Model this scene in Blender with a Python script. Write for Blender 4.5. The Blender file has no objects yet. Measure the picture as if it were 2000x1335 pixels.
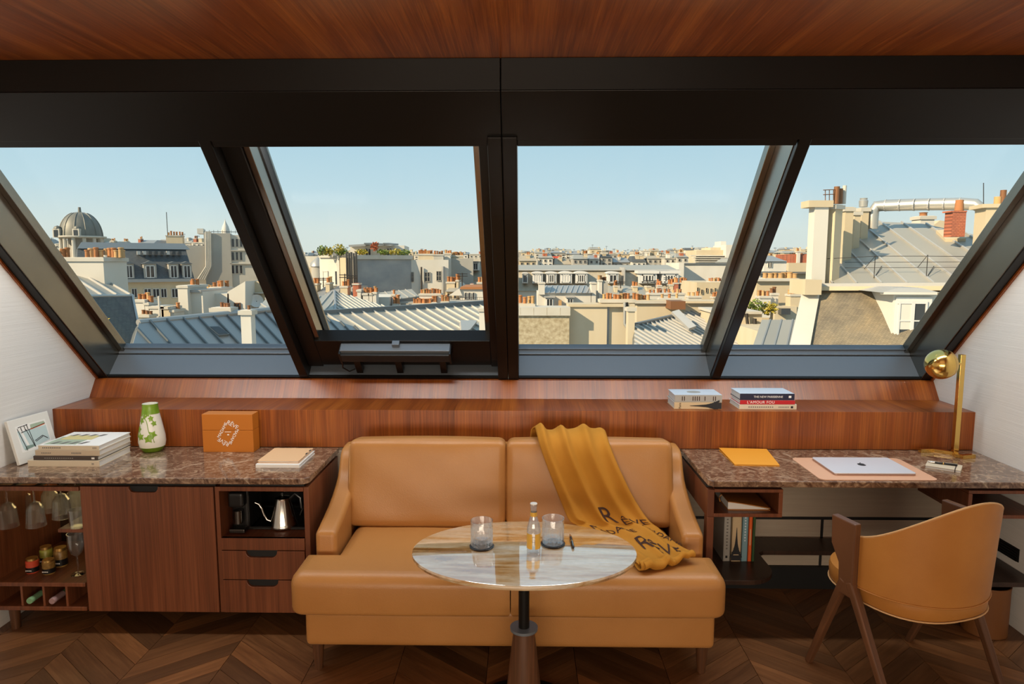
import bpy, bmesh, math, random
from mathutils import Vector, Matrix

R_ = math.radians
scene = bpy.context.scene
COL = scene.collection
random.seed(7)

# ------------------------------------------------------------------ camera
cam_data = bpy.data.cameras.new('camera')
cam_data.sensor_width = 36.0
cam_data.lens = 24.0
cam_data.clip_start = 0.05
cam_data.clip_end = 3000
cam = bpy.data.objects.new('camera', cam_data)
COL.objects.link(cam)
CAMZ, PITCH, YAW = 1.7, R_(6.66), R_(0.965)
cam.location = (0, 0, CAMZ)
cam.rotation_euler = (R_(90) - PITCH, 0, YAW)
scene.camera = cam

# ------------------------------------------------------------------ sky
world = bpy.data.worlds.new('sky')
scene.world = world
world.use_nodes = True
wn = world.node_tree
wn.nodes.clear()
_o = wn.nodes.new('ShaderNodeOutputWorld')
_b = wn.nodes.new('ShaderNodeBackground')
_t = wn.nodes.new('ShaderNodeTexCoord')
_s = wn.nodes.new('ShaderNodeSeparateXYZ')
_r = wn.nodes.new('ShaderNodeValToRGB')
wn.links.new(_t.outputs['Generated'], _s.inputs[0])
wn.links.new(_s.outputs['Z'], _r.inputs[0])
wn.links.new(_r.outputs[0], _b.inputs[0])
wn.links.new(_b.outputs[0], _o.inputs[0])
_e = _r.color_ramp.elements
_e[0].position = 0.0; _e[0].color = (0.66, 0.72, 0.66, 1)
_e[1].position = 1.0; _e[1].color = (0.34, 0.55, 0.74, 1)
for pos, c in ((0.045, (0.63, 0.73, 0.70, 1)), (0.10, (0.50, 0.68, 0.745, 1)), (0.2, (0.38, 0.60, 0.72, 1))):
    k = _e.new(pos); k.color = c
_b.inputs[1].default_value = 1.1

# ------------------------------------------------------------------ sun (late light from behind the building, left of the viewer)
sun_d = bpy.data.lights.new('sun', 'SUN')
sun_d.energy = 7.4
sun_d.angle = R_(0.6)
sun_d.color = (1.0, 0.80, 0.53)
sun = bpy.data.objects.new('sun', sun_d)
COL.objects.link(sun)
SUN_AZ, SUN_EL = R_(57), R_(29)
to_sun = Vector((-math.sin(SUN_AZ) * math.cos(SUN_EL), -math.cos(SUN_AZ) * math.cos(SUN_EL), math.sin(SUN_EL)))
sun.rotation_euler = to_sun.to_track_quat('Z', 'Y').to_euler()

# ------------------------------------------------------------------ room lighting: added fill lights that brighten the interior, no real lamps
def area(name, loc, target, sx, sy, power, col):
    d = bpy.data.lights.new(name, 'AREA'); d.shape = 'RECTANGLE'; d.size = sx; d.size_y = sy
    d.energy = power; d.color = col
    o = bpy.data.objects.new(name, d); COL.objects.link(o)
    o.location = loc
    o.rotation_euler = (Vector(loc) - Vector(target)).to_track_quat('Z', 'Y').to_euler()
    return o
area('window_head_fill', (-.08, 2.885, 2.215), (-.08, 3.25, 1.22), 4.6, .07, 52, (1.0, 0.96, 0.90))  # unseen strip added above the panes to light ledge and seats from above
area('overhead_fill', (-0.2, 0.0, 2.41), (-0.2, 0.8, 0.0), 3.6, 1.0, 5, (1.0, 0.86, 0.70))  # added soft fill from overhead, no fitting behind it
area('upward_fill', (-0.2, -1.2, 0.9), (-0.2, 1.2, 2.44), 3.0, .8, 90, (1.0, 0.82, 0.62))  # added fill aimed upward to brighten the timber ceiling
area('rear_fill', (-0.2, -2.8, 1.5), (-0.2, 3.0, 1.6), 3.8, 1.6, 10, (1.0, 0.94, 0.86))  # added frontal fill, no window in the back wall

scene.view_settings.view_transform = 'Standard'
scene.view_settings.look = 'None'
scene.view_settings.exposure = 0.0
scene.view_settings.gamma = 1.0
scene.view_settings.use_curve_mapping = False

# ------------------------------------------------------------------ pixel -> place helpers (photograph frame 2000 x 1335)
FPX = 2000 * 24 / 36.0
_f = Vector((-math.sin(YAW) * math.cos(PITCH), math.cos(YAW) * math.cos(PITCH), -math.sin(PITCH)))
_rt = Vector((math.cos(YAW), math.sin(YAW), 0))
_up = _rt.cross(_f)
EYE = Vector((0, 0, CAMZ))
def ray(x, y): return _f + _rt * ((x - 1000) / FPX) - _up * ((y - 667.5) / FPX)
def aty(x, y, Y): d = ray(x, y); return EYE + d * (Y / d.y)
def atz(x, y, z): d = ray(x, y); return EYE + d * ((z - CAMZ) / d.z)
def atx(x, y, X): d = ray(x, y); return EYE + d * (X / d.x)
def atplane(x, y, p, n): d = ray(x, y); return EYE + d * ((Vector(p) - EYE).dot(n) / d.dot(n))

# ------------------------------------------------------------------ materials
MATS = {}
def _nt(name):
    m = bpy.data.materials.new(name); m.use_nodes = True
    nt = m.node_tree; nt.nodes.clear()
    o = nt.nodes.new('ShaderNodeOutputMaterial'); p = nt.nodes.new('ShaderNodeBsdfPrincipled')
    nt.links.new(p.outputs[0], o.inputs[0]); MATS[name] = m
    return m, nt, p, o
def _coord(nt, scale, kind='Object'):
    t = nt.nodes.new('ShaderNodeTexCoord'); mp = nt.nodes.new('ShaderNodeMapping')
    mp.inputs['Scale'].default_value = scale
    nt.links.new(t.outputs[kind], mp.inputs[0]); return mp.outputs[0]
def _noise(nt, co, scale, detail=4, rough=.55, dist=0):
    n = nt.nodes.new('ShaderNodeTexNoise'); n.inputs['Scale'].default_value = scale
    n.inputs['Detail'].default_value = detail; n.inputs['Roughness'].default_value = rough
    n.inputs['Distortion'].default_value = dist
    nt.links.new(co, n.inputs['Vector']); return n.outputs[0]
def _ramp(nt, fac, stops):
    r = nt.nodes.new('ShaderNodeValToRGB'); e = r.color_ramp.elements
    e[0].position, e[0].color = stops[0][0], (*stops[0][1], 1)
    e[1].position, e[1].color = stops[-1][0], (*stops[-1][1], 1)
    for p, c in stops[1:-1]: k = e.new(p); k.color = (*c, 1)
    nt.links.new(fac, r.inputs[0]); return r.outputs[0]
def _mix(nt, a, b, fac, mode='MIX'):
    m = nt.nodes.new('ShaderNodeMix'); m.data_type = 'RGBA'; m.blend_type = mode
    if isinstance(fac, float): m.inputs[0].default_value = fac
    else: nt.links.new(fac, m.inputs[0])
    for s, i in ((a, 6), (b, 7)):
        if isinstance(s, tuple): m.inputs[i].default_value = (*s, 1)
        else: nt.links.new(s, m.inputs[i])
    return m.outputs[2]
def _bump(nt, p, h, strength, dist=.01):
    b = nt.nodes.new('ShaderNodeBump'); b.inputs['Strength'].default_value = strength; b.inputs['Distance'].default_value = dist
    nt.links.new(h, b.inputs['Height']); nt.links.new(b.outputs[0], p.inputs['Normal'])
def mat(name, col, rough=.5, metal=0., spec=.5, coat=0., col2=None, vscale=(4, 4, 4), bump=0., bscale=(80, 80, 80), trans=0., ior=1.45, rnd=0., emit=None):
    m, nt, p, o = _nt(name)
    p.inputs['Roughness'].default_value = rough; p.inputs['Metallic'].default_value = metal
    p.inputs['Specular IOR Level'].default_value = spec; p.inputs['Coat Weight'].default_value = coat
    p.inputs['Coat Roughness'].default_value = .04
    p.inputs['Transmission Weight'].default_value = trans; p.inputs['IOR'].default_value = ior
    c = None
    if col2:
        c = _ramp(nt, _noise(nt, _coord(nt, vscale), 1., 6), [(.3, col), (.7, col2)])
    if rnd:
        oi = nt.nodes.new('ShaderNodeObjectInfo')
        lo = tuple(x * (1 - rnd) for x in (1., 1., 1.)); hi = (1 + rnd * .6,) * 3
        rr = _ramp(nt, oi.outputs['Random'], [(0., lo), (1., hi)])
        c = _mix(nt, c if c else col, rr, 1.0, 'MULTIPLY')
    if c: nt.links.new(c, p.inputs['Base Color'])
    else: p.inputs['Base Color'].default_value = (*col, 1)
    if bump: _bump(nt, p, _noise(nt, _coord(nt, bscale), 1., 4), bump)
    if emit:
        p.inputs['Emission Color'].default_value = (*col, 1); p.inputs['Emission Strength'].default_value = emit
    return m
def wood(name, dark, mid, light, axis='x', rough=.36, coat=.12, rnd=0., fine=70., band=9., bump=.02):
    """veneer: fine streaks that change along one axis only"""
    m, nt, p, o = _nt(name)
    ax = {'x': 0, 'y': 1, 'z': 2}[axis]
    def sc(hi, lo): s = [lo] * 3; s[ax] = hi; return tuple(s)
    n1 = _noise(nt, _coord(nt, sc(fine, fine * .022)), 1., 5, .6)
    n2 = _noise(nt, _coord(nt, sc(band, band * .05)), 1., 3, .5)
    n3 = _noise(nt, _coord(nt, sc(fine * 4, 3.)), 1., 2, .5)
    c1 = _ramp(nt, n1, [(.30, dark), (.52, mid), (.72, light)])
    c2 = _ramp(nt, n2, [(.32, tuple(x * .62 for x in mid)), (.5, mid), (.68, light)])
    c = _mix(nt, c1, c2, .5)
    c = _mix(nt, c, _ramp(nt, n3, [(.35, (.72, .72, .72)), (.65, (1.12, 1.12, 1.12))]), .75, 'MULTIPLY')
    if rnd:
        oi = nt.nodes.new('ShaderNodeObjectInfo')
        c = _mix(nt, c, _ramp(nt, oi.outputs['Random'], [(0., (1 - rnd,) * 3), (1., (1 + rnd,) * 3)]), 1.0, 'MULTIPLY')
    nt.links.new(c, p.inputs['Base Color']); p.inputs['Specular IOR Level'].default_value = .4
    p.inputs['Roughness'].default_value = rough; p.inputs['Coat Weight'].default_value = coat; p.inputs['Coat Roughness'].default_value = .22
    _bump(nt, p, n1, bump)
    return m

D0, D1, D2 = (.095, .018, .003), (.245, .058, .008), (.42, .125, .018)
wood('teak_x', D0, D1, D2, 'x', .36, .2, fine=120., band=13.)
wood('teak_y', D0, D1, D2, 'y', .36, .2, fine=120., band=13.)
wood('walnut_x', (.105, .031, .012), (.175, .055, .021), (.24, .08, .032), 'x', rough=.4, coat=.1, fine=45)
wood('walnut_y', (.105, .031, .012), (.175, .055, .021), (.24, .08, .032), 'y', rough=.4, coat=.1, fine=45)
wood('walnut_z', (.055, .022, .009), (.11, .045, .018), (.17, .07, .03), 'x', rough=.45, coat=.05, fine=45)
wood('dark_shelf', (.02, .009, .005), (.035, .016, .009), (.05, .024, .013), 'x', rough=.4, coat=.1)
def parquet(name, ang):
    m, nt, p, o = _nt(name)
    t = nt.nodes.new('ShaderNodeTexCoord'); r = nt.nodes.new('ShaderNodeMapping'); r.inputs['Rotation'].default_value = (0, 0, ang)
    oi = nt.nodes.new('ShaderNodeObjectInfo'); ml = nt.nodes.new('ShaderNodeMath'); ml.operation = 'MULTIPLY'; ml.inputs[1].default_value = 37.
    cb = nt.nodes.new('ShaderNodeCombineXYZ')
    nt.links.new(oi.outputs['Random'], ml.inputs[0])
    for i in range(3): nt.links.new(ml.outputs[0], cb.inputs[i])
    nt.links.new(t.outputs['Object'], r.inputs[0])
    ad = nt.nodes.new('ShaderNodeVectorMath'); ad.operation = 'ADD'
    nt.links.new(r.outputs[0], ad.inputs[0]); nt.links.new(cb.outputs[0], ad.inputs[1])
    def st(sx, sy):
        q = nt.nodes.new('ShaderNodeMapping'); q.inputs['Scale'].default_value = (sx, sy, 1); nt.links.new(ad.outputs[0], q.inputs[0]); return q.outputs[0]
    n1 = _noise(nt, st(5, 75), 1., 6, .65, .4); n2 = _noise(nt, st(1.5, 16), 1., 3)
    c1 = _ramp(nt, n1, [(.28, (.070, .027, .009)), (.5, (.150, .064, .023)), (.74, (.245, .115, .046))])
    c2 = _ramp(nt, n2, [(.3, (.095, .038, .013)), (.7, (.205, .092, .036))])
    c = _mix(nt, c1, c2, .45)
    c = _mix(nt, c, _ramp(nt, oi.outputs['Random'], [(0., (.55,) * 3), (.5, (1., .97, .93)), (1., (1.4, 1.32, 1.2))]), 1.0, 'MULTIPLY')
    nt.links.new(c, p.inputs['Base Color']); p.inputs['Roughness'].default_value = .4
    _bump(nt, p, n1, .06)
PANG = math.atan(.30 / .375)
parquet('parquet_a', -PANG); parquet('parquet_b', PANG)
mat('joint_dark', (.012, .007, .004), .8)
mat('black_metal', (.0065, .0058, .005), .34, .0, .32)
mat('bronze_metal', (.24, .215, .18), .24, 1.0, .5, col2=(.30, .27, .225), vscale=(3, 3, 3))
mat('rail_grey', (.155, .18, .205), .38, .35, .5)
mat('rail_dark', (.035, .038, .04), .35, .5, .5)
mat('leather', (.385, .170, .046), .37, 0, .5, 0, (.44, .205, .060), (2.5, 2.5, 2.5), .10, (220, 220, 220))
mat('leather_chair', (.37, .145, .027), .48, 0, .45, 0, (.44, .185, .038), (5, 5, 5), .06, (260, 260, 260))
mat('leather_seam', (.60, .36, .16), .6)
mat('blanket', (.41, .182, .022), .9, 0, .15, 0, (.47, .215, .032), (6, 6, 6), .10, (400, 400, 400))
mat('ink_brown', (.045, .016, .008), .8)
mat('ink_black', (.02, .02, .022), .7)
mat('ink_grey', (.16, .15, .14), .7)
mat('white_print', (.85, .83, .78), .6)
mat('brass', (.83, .55, .16), .16, 1.0)
mat('steel', (.62, .60, .55), .17, 1.0)
mat('dark_steel', (.12, .11, .10), .3, 1.0)
mat('glass_clear', (1, 1, 1), .0, 0, .5, trans=1.0, ior=1.45)
mat('bottle_glass', (.97, .99, 1), .0, 0, .5, trans=1.0, ior=1.45)
mat('smoked_glass', (.012, .011, .010), .06, 0, .5)
mat('bronze_mirror', (.16, .115, .065), .18, .9)
mat('black_plastic', (.010, .010, .010), .3)
mat('black_matte', (.006, .006, .006), .6)
mat('gold_label', (.62, .36, .05), .45, .2)
mat('paper_white', (.80, .79, .75), .65)
mat('paper_cream', (.62, .53, .39), .7)
mat('paper_edge', (.74, .73, .70), .8, col2=(.62, .61, .58), vscale=(4, 4, 300))
mat('cover_tan', (.52, .42, .30), .55)
mat('cover_dark', (.07, .052, .042), .5)
mat('cover_navy', (.018, .02, .045), .4)
mat('cover_pale_blue', (.63, .70, .78), .35)
mat('cover_red', (.47, .016, .022), .4)
mat('cover_teal', (.19, .33, .38), .5)
mat('cover_orange', (.70, .11, .015), .5)
mat('cover_sand', (.58, .44, .26), .5)
mat('cover_grey', (.36, .345, .31), .5)
mat('art_green', (.20, .28, .24), .6)
mat('art_yellow', (.62, .54, .25), .6)
mat('art_sage', (.36, .44, .33), .6)
mat('art_aqua', (.48, .60, .60), .6)
mat('card_orange', (.78, .33, .03), .5, coat=.15)
mat('box_orange', (.50, .155, .012), .5)
mat('notebook_peach', (.72, .45, .24), .6)
mat('mat_peach', (.66, .37, .23), .55)
mat('aluminium', (.74, .77, .83), .30, .25)  # pale blue base with little metal stands in for reflected sky
mat('aluminium_edge', (.45, .32, .27), .3, .8)
mat('frame_white', (.70, .69, .64), .5)
mat('plastic_white', (.75, .75, .73), .4)
mat('jar_food_green', (.22, .25, .03), .4, col2=(.40, .36, .07), vscale=(60, 60, 60))
mat('jar_food_brown', (.16, .08, .02), .4, col2=(.33, .20, .05), vscale=(60, 60, 60))
mat('jar_food_red', (.55, .07, .03), .4)
mat('lid_gold', (.65, .42, .14), .3, .9)
mat('wine_green', (.05, .10, .045), .2)
mat('wine_foil', (.45, .30, .30), .4, .3)
mat('wine_foil_green', (.20, .38, .20), .4)
mat('bin_leather', (.17, .062, .014), .6)
mat('beige_panel', (.42, .345, .265), .8, bump=.25, bscale=(2, 2, 190), col2=(.46, .385, .30), vscale=(2, 2, 60))
mat('wall_cloth', (.70, .69, .66), .85, 0, .2, 0, (.75, .74, .71), (1.5, 1.5, 110), .12, (3, 3, 230))
mat('wall_plain', (.50, .44, .37), .9)
mat('led_glow', (1.0, .72, .28), .5, emit=3.0)

def marble():
    m, nt, p, o = _nt('marble_brown')
    co = _coord(nt, (1, 1, 1))
    n = _noise(nt, co, 22, 10, .72, 1.6)
    base = _ramp(nt, n, [(.30, (.045, .021, .013)), (.43, (.115, .063, .039)), (.53, (.225, .138, .088)), (.65, (.41, .285, .18)), (.80, (.55, .41, .28))])
    v = nt.nodes.new('ShaderNodeTexVoronoi'); v.feature = 'DISTANCE_TO_EDGE'; v.inputs['Scale'].default_value = 3.6
    w = nt.nodes.new('ShaderNodeMix'); w.data_type = 'VECTOR'; w.inputs[0].default_value = .28
    nn = nt.nodes.new('ShaderNodeTexNoise'); nn.inputs['Scale'].default_value = 4.5; nn.inputs['Detail'].default_value = 5
    nt.links.new(co, nn.inputs['Vector']); nt.links.new(co, w.inputs[4]); nt.links.new(nn.outputs[1], w.inputs[5])
    nt.links.new(w.outputs[1], v.inputs['Vector'])
    vein = _ramp(nt, v.outputs[0], [(0., (1, 1, 1)), (.012, (.5, .5, .5)), (.035, (0, 0, 0))])
    brk = _ramp(nt, _noise(nt, co, 5, 3), [(.42, (0, 0, 0)), (.62, (1, 1, 1))])
    fac = _mix(nt, vein, brk, 1.0, 'MULTIPLY')
    sp = nt.nodes.new('ShaderNodeSeparateColor'); nt.links.new(fac, sp.inputs[0])
    nt.links.new(_mix(nt, base, (.52, .40, .28), sp.outputs[0]), p.inputs['Base Color'])
    p.inputs['Roughness'].default_value = .12; p.inputs['Coat Weight'].default_value = .3
marble()
def onyx():
    m, nt, p, o = _nt('onyx')
    n = _noise(nt, _coord(nt, (2.0, 13, 13)), 1., 8, .62, .8)
    n2 = _noise(nt, _coord(nt, (40, 60, 60)), 1., 4)
    c = _ramp(nt, n, [(.32, (.30, .125, .03)), (.44, (.52, .30, .11)), (.54, (.68, .52, .31)), (.68, (.78, .70, .56))])
    c = _mix(nt, c, _ramp(nt, n2, [(.3, (.8, .8, .8)), (.7, (1.1, 1.1, 1.1))]), .6, 'MULTIPLY')
    nt.links.new(c, p.inputs['Base Color'])
    p.inputs['Roughness'].default_value = .09; p.inputs['IOR'].default_value = 1.6
    p.inputs['Coat Weight'].default_value = 1.0; p.inputs['Coat IOR'].default_value = 3.6; p.inputs['Coat Roughness'].default_value = .012
onyx()
def pane_mat(name, tint, ior):
    m = bpy.data.materials.new(name); m.use_nodes = True; nt = m.node_tree; nt.nodes.clear(); MATS[name] = m
    o = nt.nodes.new('ShaderNodeOutputMaterial'); mx = nt.nodes.new('ShaderNodeMixShader')
    tr = nt.nodes.new('ShaderNodeBsdfTransparent'); tr.inputs[0].default_value = (*tint, 1)
    gl = nt.nodes.new('ShaderNodeBsdfGlossy'); gl.inputs['Roughness'].default_value = 0.0
    lw = nt.nodes.new('ShaderNodeLayerWeight'); lw.inputs[0].default_value = .5
    pw = nt.nodes.new('ShaderNodeMath'); pw.operation = 'POWER'; pw.inputs[1].default_value = ior
    ma = nt.nodes.new('ShaderNodeMath'); ma.operation = 'MULTIPLY_ADD'; ma.inputs[1].default_value = .75; ma.inputs[2].default_value = .012
    nt.links.new(lw.outputs['Facing'], pw.inputs[0]); nt.links.new(pw.outputs[0], ma.inputs[0]); ma.use_clamp = True
    nt.links.new(ma.outputs[0], mx.inputs[0]); nt.links.new(tr.outputs[0], mx.inputs[1]); nt.links.new(gl.outputs[0], mx.inputs[2])
    nt.links.new(mx.outputs[0], o.inputs[0])
pane_mat('window_pane', (.985, .99, .99), 6.0)
def thin_glass(name, white, ior):
    """thin ribbed glass: mostly clear, catching some light in the cuts"""
    m = bpy.data.materials.new(name); m.use_nodes = True; nt = m.node_tree; nt.nodes.clear(); MATS[name] = m
    o = nt.nodes.new('ShaderNodeOutputMaterial'); m1 = nt.nodes.new('ShaderNodeMixShader'); m2 = nt.nodes.new('ShaderNodeMixShader')
    tr = nt.nodes.new('ShaderNodeBsdfTransparent'); tr.inputs[0].default_value = (.97, .98, .985, 1)
    df = nt.nodes.new('ShaderNodeBsdfTranslucent'); df.inputs[0].default_value = (.95, .97, 1., 1)
    gl = nt.nodes.new('ShaderNodeBsdfGlossy'); gl.inputs['Roughness'].default_value = .03
    lw = nt.nodes.new('ShaderNodeLayerWeight'); lw.inputs[0].default_value = .5
    pw = nt.nodes.new('ShaderNodeMath'); pw.operation = 'POWER'; pw.inputs[1].default_value = ior
    ma = nt.nodes.new('ShaderNodeMath'); ma.operation = 'MULTIPLY_ADD'; ma.inputs[1].default_value = .8; ma.inputs[2].default_value = .06; ma.use_clamp = True
    nt.links.new(lw.outputs['Facing'], pw.inputs[0]); nt.links.new(pw.outputs[0], ma.inputs[0])
    m1.inputs[0].default_value = white
    nt.links.new(tr.outputs[0], m1.inputs[1]); nt.links.new(df.outputs[0], m1.inputs[2])
    nt.links.new(ma.outputs[0], m2.inputs[0]); nt.links.new(m1.outputs[0], m2.inputs[1]); nt.links.new(gl.outputs[0], m2.inputs[2]); nt.links.new(m2.outputs[0], o.inputs[0])
thin_glass('tumbler_glass', .11, 1.8)
thin_glass('cut_glass', .40, 1.5)
thin_glass('bottle_thin', .10, 2.5)

# ------------------------------------------------------------------ mesh helpers
ROOT = {}
class MB:
    def __init__(s): s.v = []; s.f = []
    def add(s, vs, fs):
        n = len(s.v); s.v += [Vector(a) for a in vs]; s.f += [tuple(i + n for i in f) for f in fs]; return s
    def hexa(s, p):   # 8 corners: bottom ring 0-3, top ring 4-7
        return s.add(p, [(0, 3, 2, 1), (4, 5, 6, 7), (0, 1, 5, 4), (1, 2, 6, 5), (2, 3, 7, 6), (3, 0, 4, 7)])
    def box(s, x0, x1, y0, y1, z0, z1):
        return s.hexa([(x0, y0, z0), (x1, y0, z0), (x1, y1, z0), (x0, y1, z0), (x0, y0, z1), (x1, y0, z1), (x1, y1, z1), (x0, y1, z1)])
    def prism(s, poly, a0, a1, axis='x'):
        """poly in the two other axes (cyclic order y,z | x,z | x,y)"""
        def mk(p, a):
            return {'x': (a, p[0], p[1]), 'y': (p[0], a, p[1]), 'z': (p[0], p[1], a)}[axis]
        n = len(poly)
        vs = [mk(p, a0) for p in poly] + [mk(p, a1) for p in poly]
        fs = [tuple(range(n))[::-1], tuple(range(n, 2 * n))] + [(i, (i + 1) % n, n + (i + 1) % n, n + i) for i in range(n)]
        return s.add(vs, fs)
    def lathe(s, prof, seg=24, c=(0, 0, 0), caps=True, sx=1., sy=1.):
        n0 = len(prof); vs = []; fs = []
        for r, z in prof:
            for k in range(seg):
                a = 2 * math.pi * k / seg
                vs.append((c[0] + r * math.cos(a) * sx, c[1] + r * math.sin(a) * sy, c[2] + z))
        for i in range(n0 - 1):
            for k in range(seg):
                k2 = (k + 1) % seg
                fs.append((i * seg + k, i * seg + k2, (i + 1) * seg + k2, (i + 1) * seg + k))
        if caps:
            fs.append(tuple(range(seg))[::-1]); fs.append(tuple((n0 - 1) * seg + k for k in range(seg)))
        return s.add(vs, fs)
    def tube(s, pts, r, seg=10, caps=True):
        pts = [Vector(p) for p in pts]; n = len(pts)
        rs = r if isinstance(r, (list, tuple)) else [r] * n
        vs = []; fs = []; ref = None
        for i, p in enumerate(pts):
            t = (pts[min(i + 1, n - 1)] - pts[max(i - 1, 0)]).normalized()
            if ref is None: ref = Vector((0, 0, 1)) if abs(t.z) < .9 else Vector((1, 0, 0))
            a = t.cross(ref).normalized(); b = t.cross(a).normalized(); ref = -b if False else ref
            for k in range(seg):
                an = 2 * math.pi * k / seg
                vs.append(p + (a * math.cos(an) + b * math.sin(an)) * rs[i])
        for i in range(n - 1):
            for k in range(seg):
                k2 = (k + 1) % seg
                fs.append((i * seg + k, i * seg + k2, (i + 1) * seg + k2, (i + 1) * seg + k))
        if caps: fs += [tuple(range(seg))[::-1], tuple((n - 1) * seg + k for k in range(seg))]
        return s.add(vs, fs)
    def beam(s, p0, p1, w, h, upv=(0, 0, 1), w1=None, h1=None):
        """tapered rectangular bar from p0 to p1"""
        p0 = Vector(p0); p1 = Vector(p1); t = (p1 - p0).normalized(); u = Vector(upv)
        a = t.cross(u)
        if a.length < 1e-4: a = t.cross(Vector((1, 0, 0)))
        a.normalize(); b = a.cross(t).normalized()
        w1 = w if w1 is None else w1; h1 = h if h1 is None else h1
        q = []
        for p, ww, hh in ((p0, w, h), (p1, w1, h1)):
            q += [p - a * ww / 2 - b * hh / 2, p + a * ww / 2 - b * hh / 2, p + a * ww / 2 + b * hh / 2, p - a * ww / 2 + b * hh / 2]
        return s.hexa(q)
    def rbox(s, x0, x1, y0, y1, z0, z1, r, n=4, crown=0., div=6):
        """rounded, slightly crowned box (cushion)"""
        h = Vector(((x1 - x0) / 2, (y1 - y0) / 2, (z1 - z0) / 2)); c = Vector(((x0 + x1) / 2, (y0 + y1) / 2, (z0 + z1) / 2))
        r = min(r, h.x * .98, h.y * .98, h.z * .98)
        def samp(hh):
            a = [-hh + r * (1 - math.cos(math.pi / 2 * i / n)) * .999 for i in range(n)]
            b = [-(hh - r) + 2 * (hh - r) * i / div for i in range(div + 1)]
            return a + b + [-t for t in reversed(a)]
        S = [samp(h.x), samp(h.y), samp(h.z)]
        bm = {}
        vs = []; fs = []
        def vert(q):
            inner = Vector([max(-h[i] + r, min(h[i] - r, q[i])) for i in range(3)])
            d = q - inner
            p = inner + d.normalized() * r if d.length > 1e-9 else q
            if crown:
                for i in range(3):
                    j, k = (i + 1) % 3, (i + 2) % 3
                    w = (1 - (p[j] / h[j]) ** 2) * (1 - (p[k] / h[k]) ** 2)
                    if abs(q[i]) > h[i] - 1e-6: p[i] += math.copysign(crown * max(w, 0), q[i])
            key = tuple(round(t, 5) for t in p)
            if key not in bm: bm[key] = len(vs); vs.append(p + c)
            return bm[key]
        for i in range(3):
            j, k = (i + 1) % 3, (i + 2) % 3
            for sg in (-1, 1):
                A, B = S[j], S[k]
                g = []
                for a in A:
                    row = []
                    for b in B:
                        q = Vector((0, 0, 0)); q[i] = sg * h[i]; q[j] = a; q[k] = b; row.append(vert(q))
                    g.append(row)
                for a in range(len(A) - 1):
                    for b in range(len(B) - 1):
                        f = [g[a][b], g[a + 1][b], g[a + 1][b + 1], g[a][b + 1]]
                        if sg < 0: f = f[::-1]
                        f2 = []
                        for t in f:
                            if t not in f2: f2.append(t)
                        if len(f2) > 2: fs.append(tuple(f2))
        return s.add(vs, fs)
    def xf(s, M, n0=0):
        for i in range(n0, len(s.v)): s.v[i] = M @ s.v[i]
        return s
    def mesh(s, name, m, smooth=False, angle=40):
        me = bpy.data.meshes.new(name)
        me.from_pydata([tuple(a) for a in s.v], [], s.f)
        me.validate(clean_customdata=False)
        b = bmesh.new(); b.from_mesh(me); bmesh.ops.recalc_face_normals(b, faces=b.faces); b.to_mesh(me); b.free()
        if m: me.materials.append(MATS[m])
        if smooth:
            for p in me.polygons: p.use_smooth = True
            me.set_sharp_from_angle(angle=R_(angle))
        return me
    def build(s, name, m, parent=None, smooth=False, angle=40, local=False, bevel=0., kind=None):
        if parent is not None and not local:
            inv = ROOT[parent.name]
            s.v = [inv @ a for a in s.v]
        o = bpy.data.objects.new(name, s.mesh(name, m, smooth, angle)); COL.objects.link(o)
        if parent is not None: o.parent = parent; ROOT[o.name] = ROOT[parent.name]
        else: ROOT[o.name] = Matrix.Identity(4)
        if bevel:
            b = o.modifiers.new('bevel', 'BEVEL'); b.width = bevel; b.segments = 2; b.limit_method = 'ANGLE'; b.angle_limit = R_(40)
        if kind: o['kind'] = kind
        return o

def tag(o, label=None, cat=None, group=None, kind=None):
    if label: o['label'] = label
    if cat: o['category'] = cat
    if group: o['group'] = group
    if kind: o['kind'] = kind
    return o
def thing(name, label, cat, loc=(0, 0, 0), rz=0., group=None, M=None):
    o = bpy.data.objects.new(name, None); COL.objects.link(o); o.empty_display_size = .1
    if M is None: M = Matrix.Translation(Vector(loc)) @ Matrix.Rotation(rz, 4, 'Z')
    o.matrix_world = M
    ROOT[o.name] = M.inverted()
    return tag(o, label, cat, group)
def solo(mb, name, label, cat, m, loc, rz=0., group=None, smooth=False, bevel=0.):
    """a thing that is one mesh, given in its own coordinates"""
    o = mb.build(name, m, None, smooth, bevel=bevel); o.location = loc; o.rotation_euler = (0, 0, rz)
    ROOT[o.name] = (Matrix.Translation(Vector(loc)) @ Matrix.Rotation(rz, 4, 'Z')).inverted()
    return tag(o, label, cat, group)
def struct(mb, name, m, smooth=False, bevel=0.):
    o = mb.build(name, m, None, smooth, bevel=bevel); o['kind'] = 'structure'; return o
def part(name, parent, mesh, loc=None, M=None, scale=None):
    """an object that shares a mesh; transform local to parent"""
    o = bpy.data.objects.new(name, mesh); COL.objects.link(o); o.parent = parent
    if M is not None: o.matrix_local = M
    else:
        if loc is not None: o.location = loc
        if scale is not None: o.scale = scale
    return o
_sb = bpy.data.curves.new('t', 'FONT')
def text_mesh(body, size, depth=.0006, align='CENTER', space=1.0):
    c = bpy.data.curves.new('text', 'FONT'); c.body = body; c.size = size; c.extrude = depth / 2
    c.align_x = align; c.align_y = 'CENTER'; c.space_character = space
    t = bpy.data.objects.new('text', c); COL.objects.link(t)
    me = bpy.data.meshes.new_from_object(t)
    bpy.data.objects.remove(t); bpy.data.curves.remove(c)
    return me
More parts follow.
